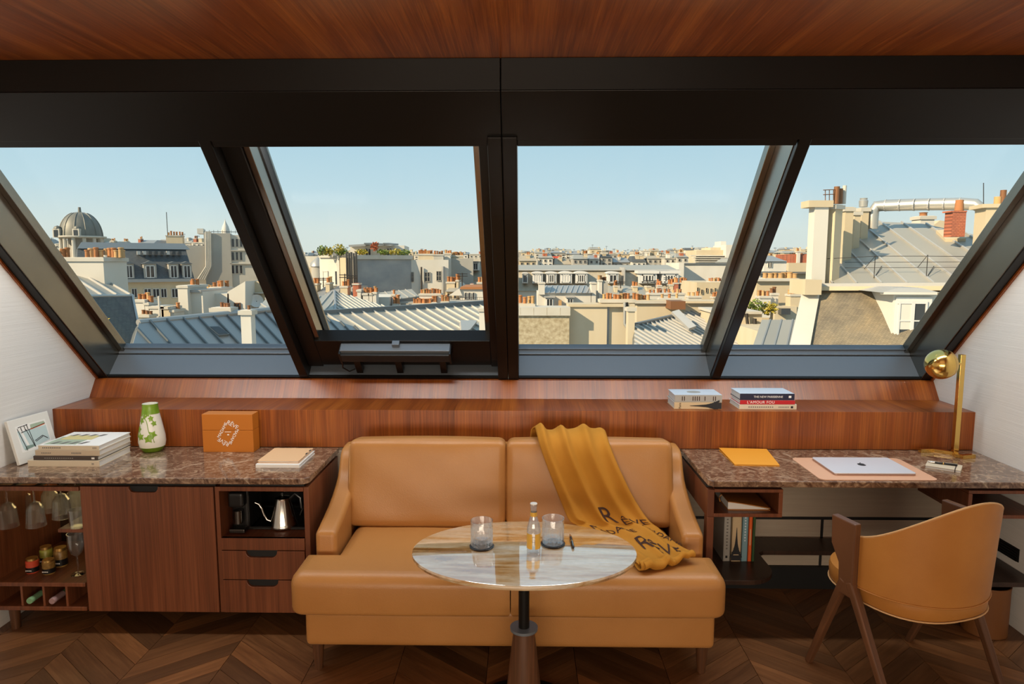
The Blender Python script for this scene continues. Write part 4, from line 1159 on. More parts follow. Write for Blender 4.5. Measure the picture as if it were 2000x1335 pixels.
def label_arc(a0, a1, z0, z1, r, m, nm, par):
    vs = []; n = 8
    for i in range(n + 1):
        a = R_(lerp(a0, a1, i / n))
        for z in (z0, z1): vs.append((r * math.sin(a), -r * math.cos(a), z))
    return MB().add(vs, [(2 * i, 2 * i + 2, 2 * i + 3, 2 * i + 1) for i in range(n)]).build(nm, m, par, local=True, smooth=True)
label_arc(-80, -12, .026, .082, .0252, 'gold_label', 'label', t)
label_arc(12, 80, .026, .082, .0252, 'gold_label', 'label', t)
MB().lathe([(.0, .187), (.0128, .187), (.0128, .190), (.0, .191)], 20, caps=False).build('cap_liner', 'frame_white', t, local=True, smooth=True)
a, b = atz(1113, 1045, TZ), atz(1120, 1072, TZ)
t = thing('ballpoint_pen', 'dark fountain pen lying on the oval table', 'pen', ((a.x + b.x) / 2, (a.y + b.y) / 2, TZ + .0056), math.atan2(b.y - a.y, b.x - a.x))
pen_parts(t, .125)

# ================================================================== CHAIR
ch = thing('armchair', 'tan leather tub chair with wooden arms and splayed legs at the desk', 'chair', (1.555, 2.645, 0), R_(18))
RX, RYc = .272, .262
def rim(th): 
    t = max(0., 1 - abs(th) / R_(98)); s = t * t * (3 - 2 * t)
    return .642 + .205 * s
def shell(th, z, off=0.):
    k = 1 + .10 * max(0, z - .42) / .4 * math.cos(min(abs(th), R_(90)))
    return Vector(((RX + off) * k * math.sin(th), -(RYc + off) * k * math.cos(th), z))
NT, NZ = 48, 14
vs = []; fs = []
for sd, off in ((0, 0.), (1, -.016)):
    for i in range(NT + 1):
        th = R_(-97 + 194 * i / NT); zt = rim(th); zb = .447
        for j in range(NZ + 1):
            t = j / NZ; z = lerp(zb, zt, t)
            e = .006 * math.sqrt(max(0, 1 - (2 * t - 1) ** 12)) if sd == 0 else 0
            vs.append(shell(th, z, off))
W_ = NZ + 1; S_ = (NT + 1) * W_
for sd in (0, 1):
    for i in range(NT):
        for j in range(NZ):
            a = sd * S_ + i * W_ + j; fs.append((a, a + W_, a + W_ + 1, a + 1))
for i in range(NT):
    for j in (0, NZ): a = i * W_ + j; fs.append((a, a + W_, a + W_ + S_, a + S_))
for i in (0, NT):
    for j in range(NZ): a = i * W_ + j; fs.append((a, a + 1, a + 1 + S_, a + S_))
o = MB().add(vs, fs).build('backrest', 'leather_chair', ch, local=True, smooth=True, angle=60)
b = o.modifiers.new('bevel', 'BEVEL'); b.width = .005; b.segments = 3; b.limit_method = 'ANGLE'; b.angle_limit = R_(50)
MB().tube([shell(R_(-97 + 194 * i / 40), rim(R_(-97 + 194 * i / 40)) + .001, -.003) for i in range(41)], .0035, 6).build('piping', 'leather_seam', o, local=True, smooth=True)
MB().tube([shell(R_(-97 + 194 * i / 40), .447, .001) for i in range(41)], .003, 6).build('piping', 'leather_chair', o, local=True, smooth=True)
def seat_ring(r, z):
    out = []
    for k in range(48):
        a = 2 * math.pi * k / 48; c, s = math.cos(a), math.sin(a); e = .78
        out.append(Vector((math.copysign(abs(c) ** e, c) * r, math.copysign(abs(s) ** e, s) * (r + .012) + .022, z)))
    return out
lv = [(.18, .375), (.243, .382), (.252, .392), (.254, .44), (.250, .455), (.23, .464), (.12, .468)]
vs = []; fs = []
for r, z in lv: vs += seat_ring(r, z)
for j in range(len(lv) - 1):
    for k in range(48): k2 = (k + 1) % 48; fs.append((j * 48 + k, j * 48 + k2, (j + 1) * 48 + k2, (j + 1) * 48 + k))
fs += [tuple(range(48))[::-1], tuple((len(lv) - 1) * 48 + k for k in range(48))]
st = MB().add(vs, fs).build('seat', 'leather_chair', ch, local=True, smooth=True, angle=50)
rg = seat_ring(.2535, .386); MB().tube(rg + [rg[0]], .0032, 6, caps=False).build('piping', 'leather_seam', st, local=True, smooth=True)
for sx in (-1, 1):
    x = sx * .284
    MB().prism([(-.012, .40), (.055, .40), (.062, .52), (.105, .585), (.11, .70), (-.012, .70)], x - .016, x + .016, 'x').build('arm', 'walnut_z', ch, local=True, bevel=.005)
    for yy in (-.225, .225):
        foot = Vector((x - sx * .012, yy, 0)); topp = Vector((x, .022 + (.014 if yy > 0 else -.014), .46))
        MB().beam(foot, topp, .026, .026, (1, 0, 0), .032, .036).build('leg', 'walnut_z', ch, local=True, bevel=.006)
MB().beam((-.27, .05, .40), (.27, .05, .40), .03, .03).build('stretcher', 'walnut_z', ch, local=True)

# ================================================================== THE CITY OUTSIDE
mat('plaster_white', (0.624, 0.593, 0.530), .9, col2=(0.562, 0.523, 0.452), vscale=(.5, .5, .25))
mat('plaster_cream', (0.562, 0.468, 0.328), .9, col2=(0.499, 0.406, 0.265), vscale=(.6, .6, .3))
mat('plaster_beige', (0.515, 0.429, 0.296), .9, col2=(0.577, 0.499, 0.367), vscale=(.9, .9, .12))
mat('plaster_grey', (0.390, 0.367, 0.320), .9, col2=(0.328, 0.312, 0.281), vscale=(.4, .4, .25))
mat('plaster_blue_grey', (0.359, 0.367, 0.359), .95, col2=(0.234, 0.257, 0.273), vscale=(.5, .5, .7))  # tone of a wall in shade, also used for a dark joint
mat('stone_dirty', (0.515, 0.445, 0.312), .95, col2=(0.281, 0.218, 0.125), vscale=(5.5, 5.5, 6.5), bump=.9, bscale=(6, 6, 9))
mat('stone_pale', (0.546, 0.515, 0.452), .9, col2=(0.468, 0.429, 0.359), vscale=(.8, .8, .8))
mat('zinc', (0.328, 0.328, 0.320), .42, .35, .5, rnd=.08)
mat('zinc_warm', (0.390, 0.367, 0.312), .45, .3, .5, rnd=.08)
mat('zinc_edge', (0.468, 0.452, 0.421), .4, .3)
mat('zinc_dark', (0.156, 0.172, 0.179), .45, .35)
mat('slate', (.095, .10, .10), .6, col2=(.055, .062, .066), vscale=(5, 5, 9), bump=.3, bscale=(3, 3, 22))
mat('slate_moss', (.24, .20, .135), .75, col2=(.13, .11, .085), vscale=(3.0, 3.0, .8), bump=.35, bscale=(5, 5, 16))
mat('roof_grey', (.40, .345, .26), .6, col2=(.33, .285, .21), vscale=(3, 3, .3))
mat('terracotta', (0.390, 0.160, 0.058), .85, rnd=.3)
mat('terracotta_pale', (0.484, 0.289, 0.125), .85, rnd=.2)
mat('brick_red', (.42, .13, .07), .85)
mat('mortar', (.58, .48, .38), .9)
mat('ext_frame', (0.608, 0.593, 0.562), .6)
mat('ext_pane', (.035, .04, .045), .08, 0, .6)
mat('ext_metal', (.05, .045, .04), .5, .5)
mat('rust', (.22, .10, .045), .7, .3)
mat('duct', (0.484, 0.468, 0.429), .35, .6)
mat('leaf_green', (.10, .15, .02), .6, col2=(.20, .24, .03), vscale=(6, 6, 6))
mat('leaf_yellow', (.32, .28, .03), .6, col2=(.45, .33, .04), vscale=(6, 6, 6))
mat('leaf_red', (.38, .10, .04), .6)
mat('dome_lead', (.19, .185, .155), .55, .2, col2=(.13, .13, .115), vscale=(.8, .8, .3))
mat('awning_red', (.55, .09, .06), .8)
mat('ground_grey', (.20, .19, .17), .9)
def slate_rows(name, c0, c1, rows):
    m, nt, p, o = _nt(name)
    co = _coord(nt, (1, 1, 1)); sep = nt.nodes.new('ShaderNodeSeparateXYZ'); nt.links.new(co, sep.inputs[0])
    b = nt.nodes.new('ShaderNodeTexBrick'); cb = nt.nodes.new('ShaderNodeCombineXYZ')
    nt.links.new(sep.outputs[0], cb.inputs[0]); nt.links.new(sep.outputs[2], cb.inputs[1]); nt.links.new(cb.outputs[0], b.inputs['Vector'])
    b.inputs['Scale'].default_value = rows; b.inputs['Mortar Size'].default_value = .025
    b.inputs['Color1'].default_value = (*c0, 1); b.inputs['Color2'].default_value = (*c1, 1); b.inputs['Mortar'].default_value = (*[x * .45 for x in c0], 1)
    st = _ramp(nt, _noise(nt, _coord(nt, (1.3, 1.3, .28)), 1., 5), [(.3, (.60, .60, .62)), (.52, (1, .97, .9)), (.72, (1.25, 1.12, .92))])
    nt.links.new(_mix(nt, b.outputs[0], st, 1.0, 'MULTIPLY'), p.inputs['Base Color']); p.inputs['Roughness'].default_value = .7
    _bump(nt, p, b.outputs[1], -.4, .02)
slate_rows('slate_rows_moss', (.245, .205, .145), (.20, .168, .12), 5.5)
slate_rows('slate_rows_dark', (.10, .105, .105), (.075, .08, .082), 5.5)
slate_rows('brick_rows', (.46, .15, .08), (.38, .11, .06), 4.)
GZ = -16.
struct(MB().box(-500, 500, 6, 900, GZ - .5, GZ), 'ground', 'ground_grey')

POT = MB().lathe([(.80, 0), (.92, .06), (.86, .14), (.80, .8), (.98, .86), (1.0, .96), (.78, 1.0)], 12).mesh('chimney_pot', None, True, 30)
def pot_mesh(m):
    k = 'pot_' + m
    if k not in pmesh:
        me = POT.copy(); me.materials.clear(); me.materials.append(MATS[m]); pmesh[k] = me
    return pmesh[k]
class Face:
    """a vertical plane standing in the city; photo pixels are dropped onto it"""
    def __init__(s, px, D, phi=0.):
        s.O = aty(px, 512, D); s.O.z = 0; f = R_(phi)
        s.a = Vector((math.cos(f), math.sin(f), 0)); s.d = Vector((-math.sin(f), math.cos(f), 0)); s.phi = f
    def pt(s, x, y, v=0.): return atplane(x, y, s.O + s.d * v, s.d)
    def uz(s, x, y, v=0.): p = s.pt(x, y, v); return (p - s.O).dot(s.a), p.z
    def w(s, u, v, z): return s.O + s.a * u + s.d * v + Vector((0, 0, z))
    def bx(s, mb, u0, u1, z0, z1, v0, v1):
        return mb.hexa([s.w(u0, v0, z0), s.w(u1, v0, z0), s.w(u1, v1, z0), s.w(u0, v1, z0), s.w(u0, v0, z1), s.w(u1, v0, z1), s.w(u1, v1, z1), s.w(u0, v1, z1)])
    def rect(s, x0, x1, y0, y1, v=0.):
        ym = (y0 + (y1 if y1 is not None else y0 + 20)) / 2
        u0 = s.uz(x0, ym, v)[0]; u1 = s.uz(x1, ym, v)[0]; xm = (x0 + x1) / 2
        z1 = s.uz(xm, y0, v)[1]; z0 = s.uz(xm, y1, v)[1] if y1 is not None else GZ
        return u0, u1, z0, z1
    def box(s, T, name, x0, x1, y0, y1, v0, v1, m, parent=None, bevel=0.):
        u0, u1, z0, z1 = s.rect(x0, x1, y0, y1, v0)
        return s.bx(MB(), u0, u1, z0, z1, v0, v1).build(name, m, parent or T, bevel=bevel)
    def thing(s, name, label, cat, x, group=None):
        p = s.pt(x, 512); return thing(name, label, cat, (p.x, p.y, GZ), s.phi, group)
    def window(s, T, x0, x1, y0, y1, v=0., cols=2, rows=1, fr='ext_frame', bar=None, parent=None, pn='ext_pane'):
        u0, u1, z0, z1 = s.rect(x0, x1, y0, y1, v); b = bar or min(.12, (u1 - u0) * .09); m = MB()
        s.bx(m, u0, u0 + b, z0, z1, v - .06, v + .05); s.bx(m, u1 - b, u1, z0, z1, v - .06, v + .05)
        s.bx(m, u0, u1, z0, z0 + b, v - .06, v + .05); s.bx(m, u0, u1, z1 - b, z1, v - .06, v + .05)
        for i in range(1, cols): c = lerp(u0, u1, i / cols); s.bx(m, c - b / 2, c + b / 2, z0, z1, v - .05, v + .05)
        for i in range(1, rows): c = lerp(z0, z1, i / rows); s.bx(m, u0, u1, c - b / 3, c + b / 3, v - .045, v + .05)
        f = m.build('window', fr, parent or T)
        s.bx(MB(), u0 + b * .5, u1 - b * .5, z0 + b * .5, z1 - b * .5, v - .02, v + .02).build('pane', pn, f)
        return f
    def dormer(s, T, x0, x1, y0, y1, v=0., depth=2., m='plaster_grey', top='pediment', cols=2, rows=1, yr=None, fr='ext_frame', roof='zinc_dark', win=True, pn='ext_pane'):
        u0, u1, z0, z1 = s.rect(x0, x1, y0, y1, v); d = s.bx(MB(), u0, u1, z0, z1, v, v + depth).build('dormer', m, T)
        o = (u1 - u0) * .12; h = (u1 - u0) * (.28 if top == 'pediment' else .16); mm = MB()
        if top == 'pediment':
            a = [s.w(u0 - o, v - .15, z1), s.w(u1 + o, v - .15, z1), s.w((u0 + u1) / 2, v - .15, z1 + h)]
            mm.add(a + [p + s.d * (depth + .1) for p in a], [(0, 1, 2), (5, 4, 3), (0, 3, 4, 1), (1, 4, 5, 2), (2, 5, 3, 0)])
        elif top == 'arch':
            n = 8; a = [s.w((u0 + u1) / 2 + (u1 - u0 + 2 * o) / 2 * math.cos(math.pi * i / n), v - .12, z1 + h * 1.3 * math.sin(math.pi * i / n)) for i in range(n + 1)]
            mm.add(a + [p + s.d * (depth + .1) for p in a], [tuple(range(n + 1)), tuple(range(2 * n + 1, n, -1))] + [(i, i + 1, n + 2 + i, n + 1 + i) for i in range(n)] + [(n, 0, n + 1, 2 * n + 1)])
        else:
            s.bx(mm, u0 - o, u1 + o, z1, z1 + h, v - .2, v + depth)
        mm.build('dormer_roof', roof, d)
        if win:
            ww, hh = u1 - u0, z1 - z0; f = MB(); b = ww * .07
            a0, a1, c0, c1 = u0 + ww * .14, u1 - ww * .14, z0 + hh * .08, z1 - hh * .10
            s.bx(f, a0, a0 + b, c0, c1, v - .07, v); s.bx(f, a1 - b, a1, c0, c1, v - .07, v); s.bx(f, a0, a1, c0, c0 + b, v - .07, v); s.bx(f, a0, a1, c1 - b, c1, v - .07, v)
            for i in range(1, cols): c = lerp(a0, a1, i / cols); s.bx(f, c - b / 2, c + b / 2, c0, c1, v - .065, v)
            for i in range(1, rows): c = lerp(c0, c1, i / rows); s.bx(f, a0, a1, c - b / 3, c + b / 3, v - .06, v)
            f.build('window_frame', fr, d)
            s.bx(MB(), a0 + b / 2, a1 - b / 2, c0 + b / 2, c1 - b / 2, v - .03, v + .01).build('pane', pn, d)
        return d
    def chimney(s, T, x0, x1, y0, y1, v0, v1, m='plaster_white', pots=4, ph=None, pm='terracotta', cap=True, pr=.13, jitter=.12, seedv=0, parent=None, xs=None):
        u0, u1, z0, z1 = s.rect(x0, x1, y0, y1, v0)
        mm = MB(); s.bx(mm, u0, u1, z0, z1, v0, v1)
        c = mm.build('chimney', m, parent or T)
        if cap: s.bx(MB(), u0 - .06, u1 + .06, z1 - .16, z1 - .02, v0 - .06, v1 + .06).build('cap', 'stone_pale', c)
        rr = random.Random(int(x0 * 7 + y0) + seedv); inv = ROOT[T.name]
        lst = xs or [x0 + (x1 - x0) * (i + .5) / pots for i in range(pots)]
        for x in lst[:pots] if not xs else lst:
            u = s.uz(x, y0, (v0 + v1) / 2 if False else v0)[0]
            h = (ph or .55) * .72 * (1 + rr.uniform(-jitter, jitter) * 1.6); r = pr * .85 * (1 + rr.uniform(-jitter, jitter))
            p = inv @ s.w(u, v0 + (v1 - v0) * rr.uniform(.3, .7), z1 - .02)
            mname = pm if rr.random() < .75 else 'terracotta_pale'
            part('chimney_pot', c, pot_mesh(mname), loc=p, scale=(r, r, h))
        return c
    def roof(s, T, x0, x1, yr, ye, v0, v1, m, name='roof', ins=0., ve=-.25, back=True):
        """pitched or mansard roof: eave at ye on the front, ridge at yr set back by v0; runs to depth v1"""
        u0, u1, _, ze = s.rect(x0, x1, ye, ye + 5, ve); zr = s.uz((x0 + x1) / 2, yr, v0)[1]
        p = [s.w(u0, ve, ze), s.w(u1, ve, ze), s.w(u1, v1, ze), s.w(u0, v1, ze), s.w(u0 + ins, v0, zr), s.w(u1 - ins, v0, zr), s.w(u1 - ins, max(v0 + .2, v1 - v0), zr), s.w(u0 + ins, max(v0 + .2, v1 - v0), zr)]
        return MB().hexa(p).build(name, m, T)

def clip(poly, n, c, keep):
    out = []
    for i in range(len(poly)):
        a, b = poly[i], poly[(i + 1) % len(poly)]; da, db = a[n] - c, b[n] - c
        if not keep: da, db = -da, -db
        if da >= 0: out.append(a)
        if da * db < 0: t = da / (da - db); out.append(tuple(a[k] + (b[k] - a[k]) * t for k in range(2)))
    return out
def zinc(T, roofname, pl, poly_px, seam_px, spacing, m='zinc', rib='zinc_edge', thick=.05, ribh=.07):
    """standing seam roof.  pl: three (x, y, Y) points that fix the plane; poly_px: outline; seam_px: two pixels along a seam"""
    A, B, C = [aty(*q) for q in pl]; n = (B - A).cross(C - A).normalized()
    if n.z < 0: n = -n
    P = [atplane(x, y, A, n) for x, y in poly_px]; s0, s1 = [atplane(x, y, A, n) for x, y in seam_px]
    e2 = (s1 - s0).normalized(); e1 = e2.cross(n).normalized()
    q = [((p - A).dot(e1), (p - A).dot(e2)) for p in P]
    base = MB(); k = len(P); base.add([p - n * .05 for p in P] + [p - n * .35 for p in P], [tuple(range(k)), tuple(range(2 * k - 1, k - 1, -1))] + [(i, (i + 1) % k, k + (i + 1) % k, k + i) for i in range(k)])
    ro = base.build(roofname, 'zinc_dark', T)
    off = (s0 - A).dot(e1); lo = min(a[0] for a in q); hi = max(a[0] for a in q)
    i0 = math.floor((lo - off) / spacing); i1 = math.ceil((hi - off) / spacing)
    def up(a, h): return A + e1 * a[0] + e2 * a[1] + n * h
    for i in range(i0, i1):
        c0, c1 = off + i * spacing, off + (i + 1) * spacing
        pg = clip(clip(q, 0, c0 + .012, True), 0, c1 - .012, False)
        if len(pg) < 3: continue
        mm = MB(); kk = len(pg)
        mm.add([up(a, 0) for a in pg] + [up(a, -thick) for a in pg], [tuple(range(kk)), tuple(range(2 * kk - 1, kk - 1, -1))] + [(j, (j + 1) % kk, kk + (j + 1) % kk, kk + j) for j in range(kk)])
        mm.build('zinc_panel', m, ro)
        st = clip(clip(q, 0, c0 - .02, True), 0, c0 + .02, False)
        if len(st) > 2:
            ya, yb = min(a[1] for a in st), max(a[1] for a in st)
            if yb - ya > .1: MB().beam(up((c0, ya), ribh / 2), up((c0, yb), ribh / 2), .055, ribh, n).build('seam', rib, ro)
    return ro, A, n
def wpt(x, y, Y): return aty(x, y, Y)
def wthing(name, label, cat, x, Y, group=None):
    p = aty(x, 512, Y); return thing(name, label, cat, (p.x, p.y, GZ), 0., group)
def slabp(mb, pts, dv):
    """front polygon pushed back by dv"""
    k = len(pts); dv = Vector(dv); pts = [Vector(p) for p in pts]
    return mb.add(pts + [p + dv for p in pts], [tuple(range(k)), tuple(range(2 * k - 1, k - 1, -1))] + [(i, (i + 1) % k, k + (i + 1) % k, k + i) for i in range(k)])
def bush(T, c, rx, ry, rz, n, m, nm='foliage', sz=.16, seed=1, local_parent=None):
    rr = random.Random(seed); mb = MB()
    for _ in range(n):
        while True:
            q = Vector((rr.uniform(-1, 1), rr.uniform(-1, 1), rr.uniform(-1, 1)))
            if q.length < 1: break
        q = q * (.55 + .45 * q.length)
        p = Vector(c) + Vector((q.x * rx, q.y * ry, q.z * rz))
        a = Vector((rr.uniform(-1, 1), rr.uniform(-1, 1), rr.uniform(-1, 1))).normalized(); b = a.orthogonal().normalized(); s = sz * rr.uniform(.6, 1.3)
        mb.add([p - a * s, p + b * s * .5, p + a * s, p - b * s * .5], [(0, 1, 2, 3)])
    return mb.build(nm, m, T)

# ---- A: dome on the far left
D = 110.; F = Face(128, D)
c = F.pt(128, 462); dm = thing('domed_tower', 'old round tower with weathered lead dome', 'tower', (c.x, c.y + 4, GZ))
cy = c.y + 4; k = (D + 4) / FPX
R0 = 37 * k; zb = aty(128, 462, D + 4).z; zt = aty(128, 414, D + 4).z; Hh = zt - zb
MB().lathe([(R0 * math.cos(R_(a)) ** .9, zb + Hh * math.sin(R_(a))) for a in range(0, 86, 5)] + [(.25, zt), (.2, zt + .8)], 32, (c.x, cy, 0)).build('dome', 'dome_lead', dm, smooth=True)
for i in range(12):
    an = R_(15 + 30 * i); MB().tube([(c.x + R0 * 1.01 * math.cos(R_(a)) ** .9 * math.cos(an), cy + R0 * 1.01 * math.cos(R_(a)) ** .9 * math.sin(an), zb + Hh * math.sin(R_(a))) for a in range(0, 80, 8)], .09, 5).build('rib', 'dome_lead', dm)
MB().lathe([(R0 * 1.0, zb - .3), (R0 * 1.16, zb - .15), (R0 * 1.16, zb + .05), (R0, zb + .1)], 40, (c.x, cy, 0)).build('cornice', 'stone_pale', dm)
MB().lathe([(R0 * .62, GZ), (R0 * .62, zb - .3)], 24, (c.x, cy, 0)).build('drum', 'plaster_grey', dm)
for i in range(12):
    an = R_(30 * i + 10); MB().lathe([(.32, zb - 3.6), (.28, zb - .3)], 8, (c.x + R0 * .93 * math.cos(an), cy + R0 * .93 * math.sin(an), 0)).build('column', 'stone_pale', dm)
MB().lathe([(R0 * 1.1, GZ), (R0 * 1.1, zb - 3.6)], 30, (c.x, cy, 0)).build('base', 'plaster_cream', dm)
for x in (141, 102):
    p = F.pt(x, 452); MB().box(p.x - .55, p.x + .55, cy - R0 * 1.0, cy - R0 * .5, p.z - .9, p.z + .5).build('lucarne', 'stone_pale', dm)
    MB().lathe([(.6, 0), (.45, .35), (0, .55)], 10, (p.x, cy - R0 * .85, p.z + .5)).build('lucarne_cap', 'dome_lead', dm)
    MB().box(p.x - .32, p.x + .32, cy - R0 * 1.02, cy - R0 * .98, p.z - .8, p.z + .3).build('pane', 'ext_pane', dm)
# ---- B: dark slate mansard block
F = Face(236, 72., 34.); T = F.thing('apartment_block', 'long block with dark slate mansard, four pedimented dormers and skylights', 'building', 300)
F.box(T, 'wall', 150, 383, 549, None, 0, 12, 'plaster_cream')
F.box(T, 'cornice', 148, 385, 545, 551, -.5, 12, 'zinc')
F.roof(T, 150, 380, 486, 546, 2.8, 12, 'slate', 'mansard', 0.3)
F.roof(T, 152, 372, 474, 486, 4.2, 11, 'zinc_dark', 'upper_roof', .4, ve=2.6)
for a, b in ((243, 262), (281, 306), (330, 349), (356, 375)):
    F.dormer(T, a, b, 515, 545, -.1, 3., 'plaster_grey', 'pediment', 2, 1)
for i in range(8):
    x = 268 + i * 11.5; F.box(T, 'skylight', x, x + 6, 490, 497, 1.55, 2.2, 'zinc_edge' if i in (0, 1, 5) else 'ext_pane')
for a, b in ((257, 268), (281, 296), (298, 312), (314, 326), (335, 348)): F.window(T, a, b, 563, 581, -.02, 2)
# ---- C: blind wall with flues
F = Face(359, 88., 20.); T = F.thing('blind_gable_building', 'tall grey blind party wall with a bundle of flue pipes', 'building', 420)
F.box(T, 'wall', 359, 402, 479, None, 0, 9, 'plaster_grey'); F.box(T, 'tower', 398, 450, 455, None, -.4, 9, 'plaster_grey')
F.box(T, 'facade', 450, 500, 459, None, -.2, 9, 'stone_pale')
for i in range(3):
    for j, y in enumerate((466, 492, 518)): F.window(T, 452.5 + 8 * i, 456 + 8 * i + 1.5, y, y + 16, -.22, 1, fr='plaster_grey')
for j in (488, 514): F.box(T, 'string_course', 449, 500, j, j + 1.6, -.4, 0, 'stone_pale')
for i in range(4):
    a = [F.pt(402 + i * 3., 452, -.6), F.pt(403 + i * 3., 520, -.6), F.pt(386 + i * 4.5, 546, -.6)]
    MB().tube(a, .11, 6).build('flue_pipe', 'stone_pale', T)
F.box(T, 'roof_box', 385, 397, 446, 456, 2, 5, 'plaster_white'); F.box(T, 'railing', 398, 480, 452, 453, 0, .1, 'ext_metal')
for i in range(10): F.box(T, 'railing_post', 400 + 8.5 * i, 400.6 + 8.5 * i, 449, 456, 0, .1, 'ext_metal')
F.chimney(T, 325, 357, 459, 500, 2, 4, 'plaster_cream', 6, .7, pr=.16)
F.box(T, 'antenna_mast', 325.6, 326.8, 414, 460, 1.5, 1.6, 'ext_metal')
# white basilica spire far away
F = Face(441, 420.); c = F.pt(441, 458); T = thing('white_spire', 'distant white egg shaped basilica dome', 'dome', (c.x, c.y, GZ)); k = 420 / FPX
z0 = c.z; MB().lathe([(9 * k, GZ), (9 * k, z0)], 16, (c.x, c.y, 0)).build('drum', 'plaster_white', T)
MB().lathe([(8 * k, z0), (7.6 * k, z0 + 8 * k), (5.5 * k, z0 + 16 * k), (2.2 * k, z0 + 23 * k), (1. * k, z0 + 26 * k), (.2 * k, z0 + 30 * k)], 16, (c.x, c.y, 0)).build('dome', 'plaster_white', T, smooth=True)
# ---- D: near corner house on the left
T = wthing('corner_house', 'corner house with dark slate mansard, white chimney wall and a row of clay pots', 'building', 200, 24)
zinc(T, 'zinc_slope', [(150, 577, 20.8), (258, 576, 25.), (112, 512, 28.5)], [(60, 500), (128, 500), (262, 576), (150, 578), (60, 545)], [(137, 558), (165, 577)], .72, 'zinc_warm')
F = Face(122, 26.); ch1 = F.chimney(T, 122, 204, 502, 590, 0, 1.55, 'plaster_white', 11, .50, 'terracotta', pr=.125, xs=[141, 148, 156, 163, 170, 178, 186, 193, 200, 209, 217])
F.chimney(T, 92, 119, 507, 545, 1.2, 2.2, 'plaster_white', 4, .62, 'terracotta', pr=.125)
p = F.pt(204, 500, .9); MB().tube([(p.x + .10, p.y - .1, aty(204, 498, 26.8).z), (p.x + .10, p.y - .1, aty(204, 578, 26.8).z)], .065, 8).build('drain_pipe', 'plaster_white', T, smooth=True)
sl = [wpt(120, 578, 19.5), wpt(258, 576.5, 25.), wpt(284, 705, 22.6), wpt(120, 705, 17.2)]
slabp(MB(), sl, (-7., 2, 0)).build('mansard', 'slate_rows_dark', T)
MB().box(-24, -13.2, 19, 28, GZ, sl[2].z).build('wall', 'plaster_cream', T)
MB().tube([sl[1] + Vector((.02, -.03, .02)), sl[2] + Vector((.02, -.03, .02))], .05, 6).build('hip_flashing', 'zinc_edge', T)
MB().tube([wpt(120, 578, 19.5), sl[1]], .05, 6).build('eave_flashing', 'zinc_edge', T)
pts = [wpt(160 + 25 * math.cos(R_(a)) + 12, 612 - 26 * math.sin(R_(a)), 19.9 + .02 * 25 * math.cos(R_(a))) for a in range(0, 181, 15)]
dmr = slabp(MB(), pts, (-2.2, .8, 0)).build('dormer', 'zinc', T)
slabp(MB(), [wpt(155, 640, 19.4), wpt(192, 640, 20.2)] + [wpt(173 + 19 * math.cos(R_(a)), 614 - 19 * math.sin(R_(a)), 19.8 + .4 * math.cos(R_(a))) for a in range(0, 181, 20)], (-.1, .03, 0)).build('pane', 'ext_pane', dmr)
t = thing('balcony_plant', 'scrawny green and yellow plant at the corner house dormer', 'plant', aty(198, 655, 19.6))
MB().tube([aty(198, 655, 19.6), aty(196, 612, 19.6)], .03, 6).build('stem', 'rust', t)
bush(t, aty(195, 624, 19.6), .22, .2, .22, 60, 'leaf_yellow', sz=.06, seed=3); bush(t, aty(203, 643, 19.6), .1, .1, .2, 30, 'leaf_green', sz=.06, seed=4)
# ---- E: near zinc roof in shade
T = wthing('zinc_house', 'house with blue grey zinc roof, skylight and two small white chimneys', 'building', 420, 22)
_, A, n = zinc(T, 'zinc_slope', [(274, 629, 20.), (560, 601, 26.3), (450, 660, 22.35)], [(272, 629), (575, 600), (700, 640), (700, 740), (240, 740)], [(303, 640), (337, 677)], .62, 'zinc', 'zinc_dark')
MB().tube([aty(270, 629.5, 20.), aty(575, 599.5, 26.6)], .10, 8).build('ridge_cap', 'zinc', T)
sk = [atplane(x, y, A, n) + n * .10 for x, y in ((404, 641), (424, 640.5), (446, 656), (424, 658))]
slabp(MB(), sk, -n * .2).build('skylight', 'zinc_dark', T); slabp(MB(), [s + (sum(sk, Vector()) / 4 - s) * .18 + n * .012 for s in sk], -n * .02).build('pane', 'ext_pane', T)
F = Face(413, 23.4); F.chimney(T, 414, 450, 600, 660, 0, .5, 'plaster_white', 3, .22, 'rust', pr=.09, xs=[426, 433, 439])
F = Face(470, 21.8); F.chimney(T, 471, 491, 605, 680, 0, .35, 'plaster_white', 1, .22, 'rust', pr=.06)
MB().box(-14, -3.5, 20, 27, GZ, -4.5).build('wall', 'plaster_cream', T)
# ---- F: white cluster behind
F = Face(347, 40.); T = F.thing('white_stack_house', 'narrow white house with tall white chimney slab and clay pots', 'building', 360)
F.chimney(T, 347, 366, 557, None, 0, 2.5, 'plaster_white', 3, .45, pr=.14); F.box(T, 'wall', 366, 396, 570, None, .4, 5, 'plaster_white'); F.box(T, 'lean_roof', 368, 392, 566, 571, .3, 5, 'zinc')
F.chimney(T, 376, 414, 566, 620, 5.5, 6.5, 'stone_pale', 7, .45, pr=.13)
F = Face(408, 42.); T = F.thing('white_gable_house', 'white rendered house with sloping parapet and one brown window', 'building', 440)
F.box(T, 'wall', 410, 447, 573, None, 0, 6, 'plaster_white')
slabp(MB(), [F.pt(444, 690), F.pt(479, 690), F.pt(479, 549), F.pt(444, 570)], (0, 6, 0)).build('gable', 'plaster_white', T)
F.window(T, 458, 470, 591, 612, -.03, 2, 3, fr='rust'); F.chimney(T, 410, 432, 560, 580, 2, 3.5, 'plaster_white', 5, .5, pr=.16)
F.box(T, 'annex', 479, 520, 549, None, 1.5, 8, 'plaster_cream'); F.box(T, 'cornice', 479, 520, 571, 573, 1.3, 1.5, 'stone_pale')
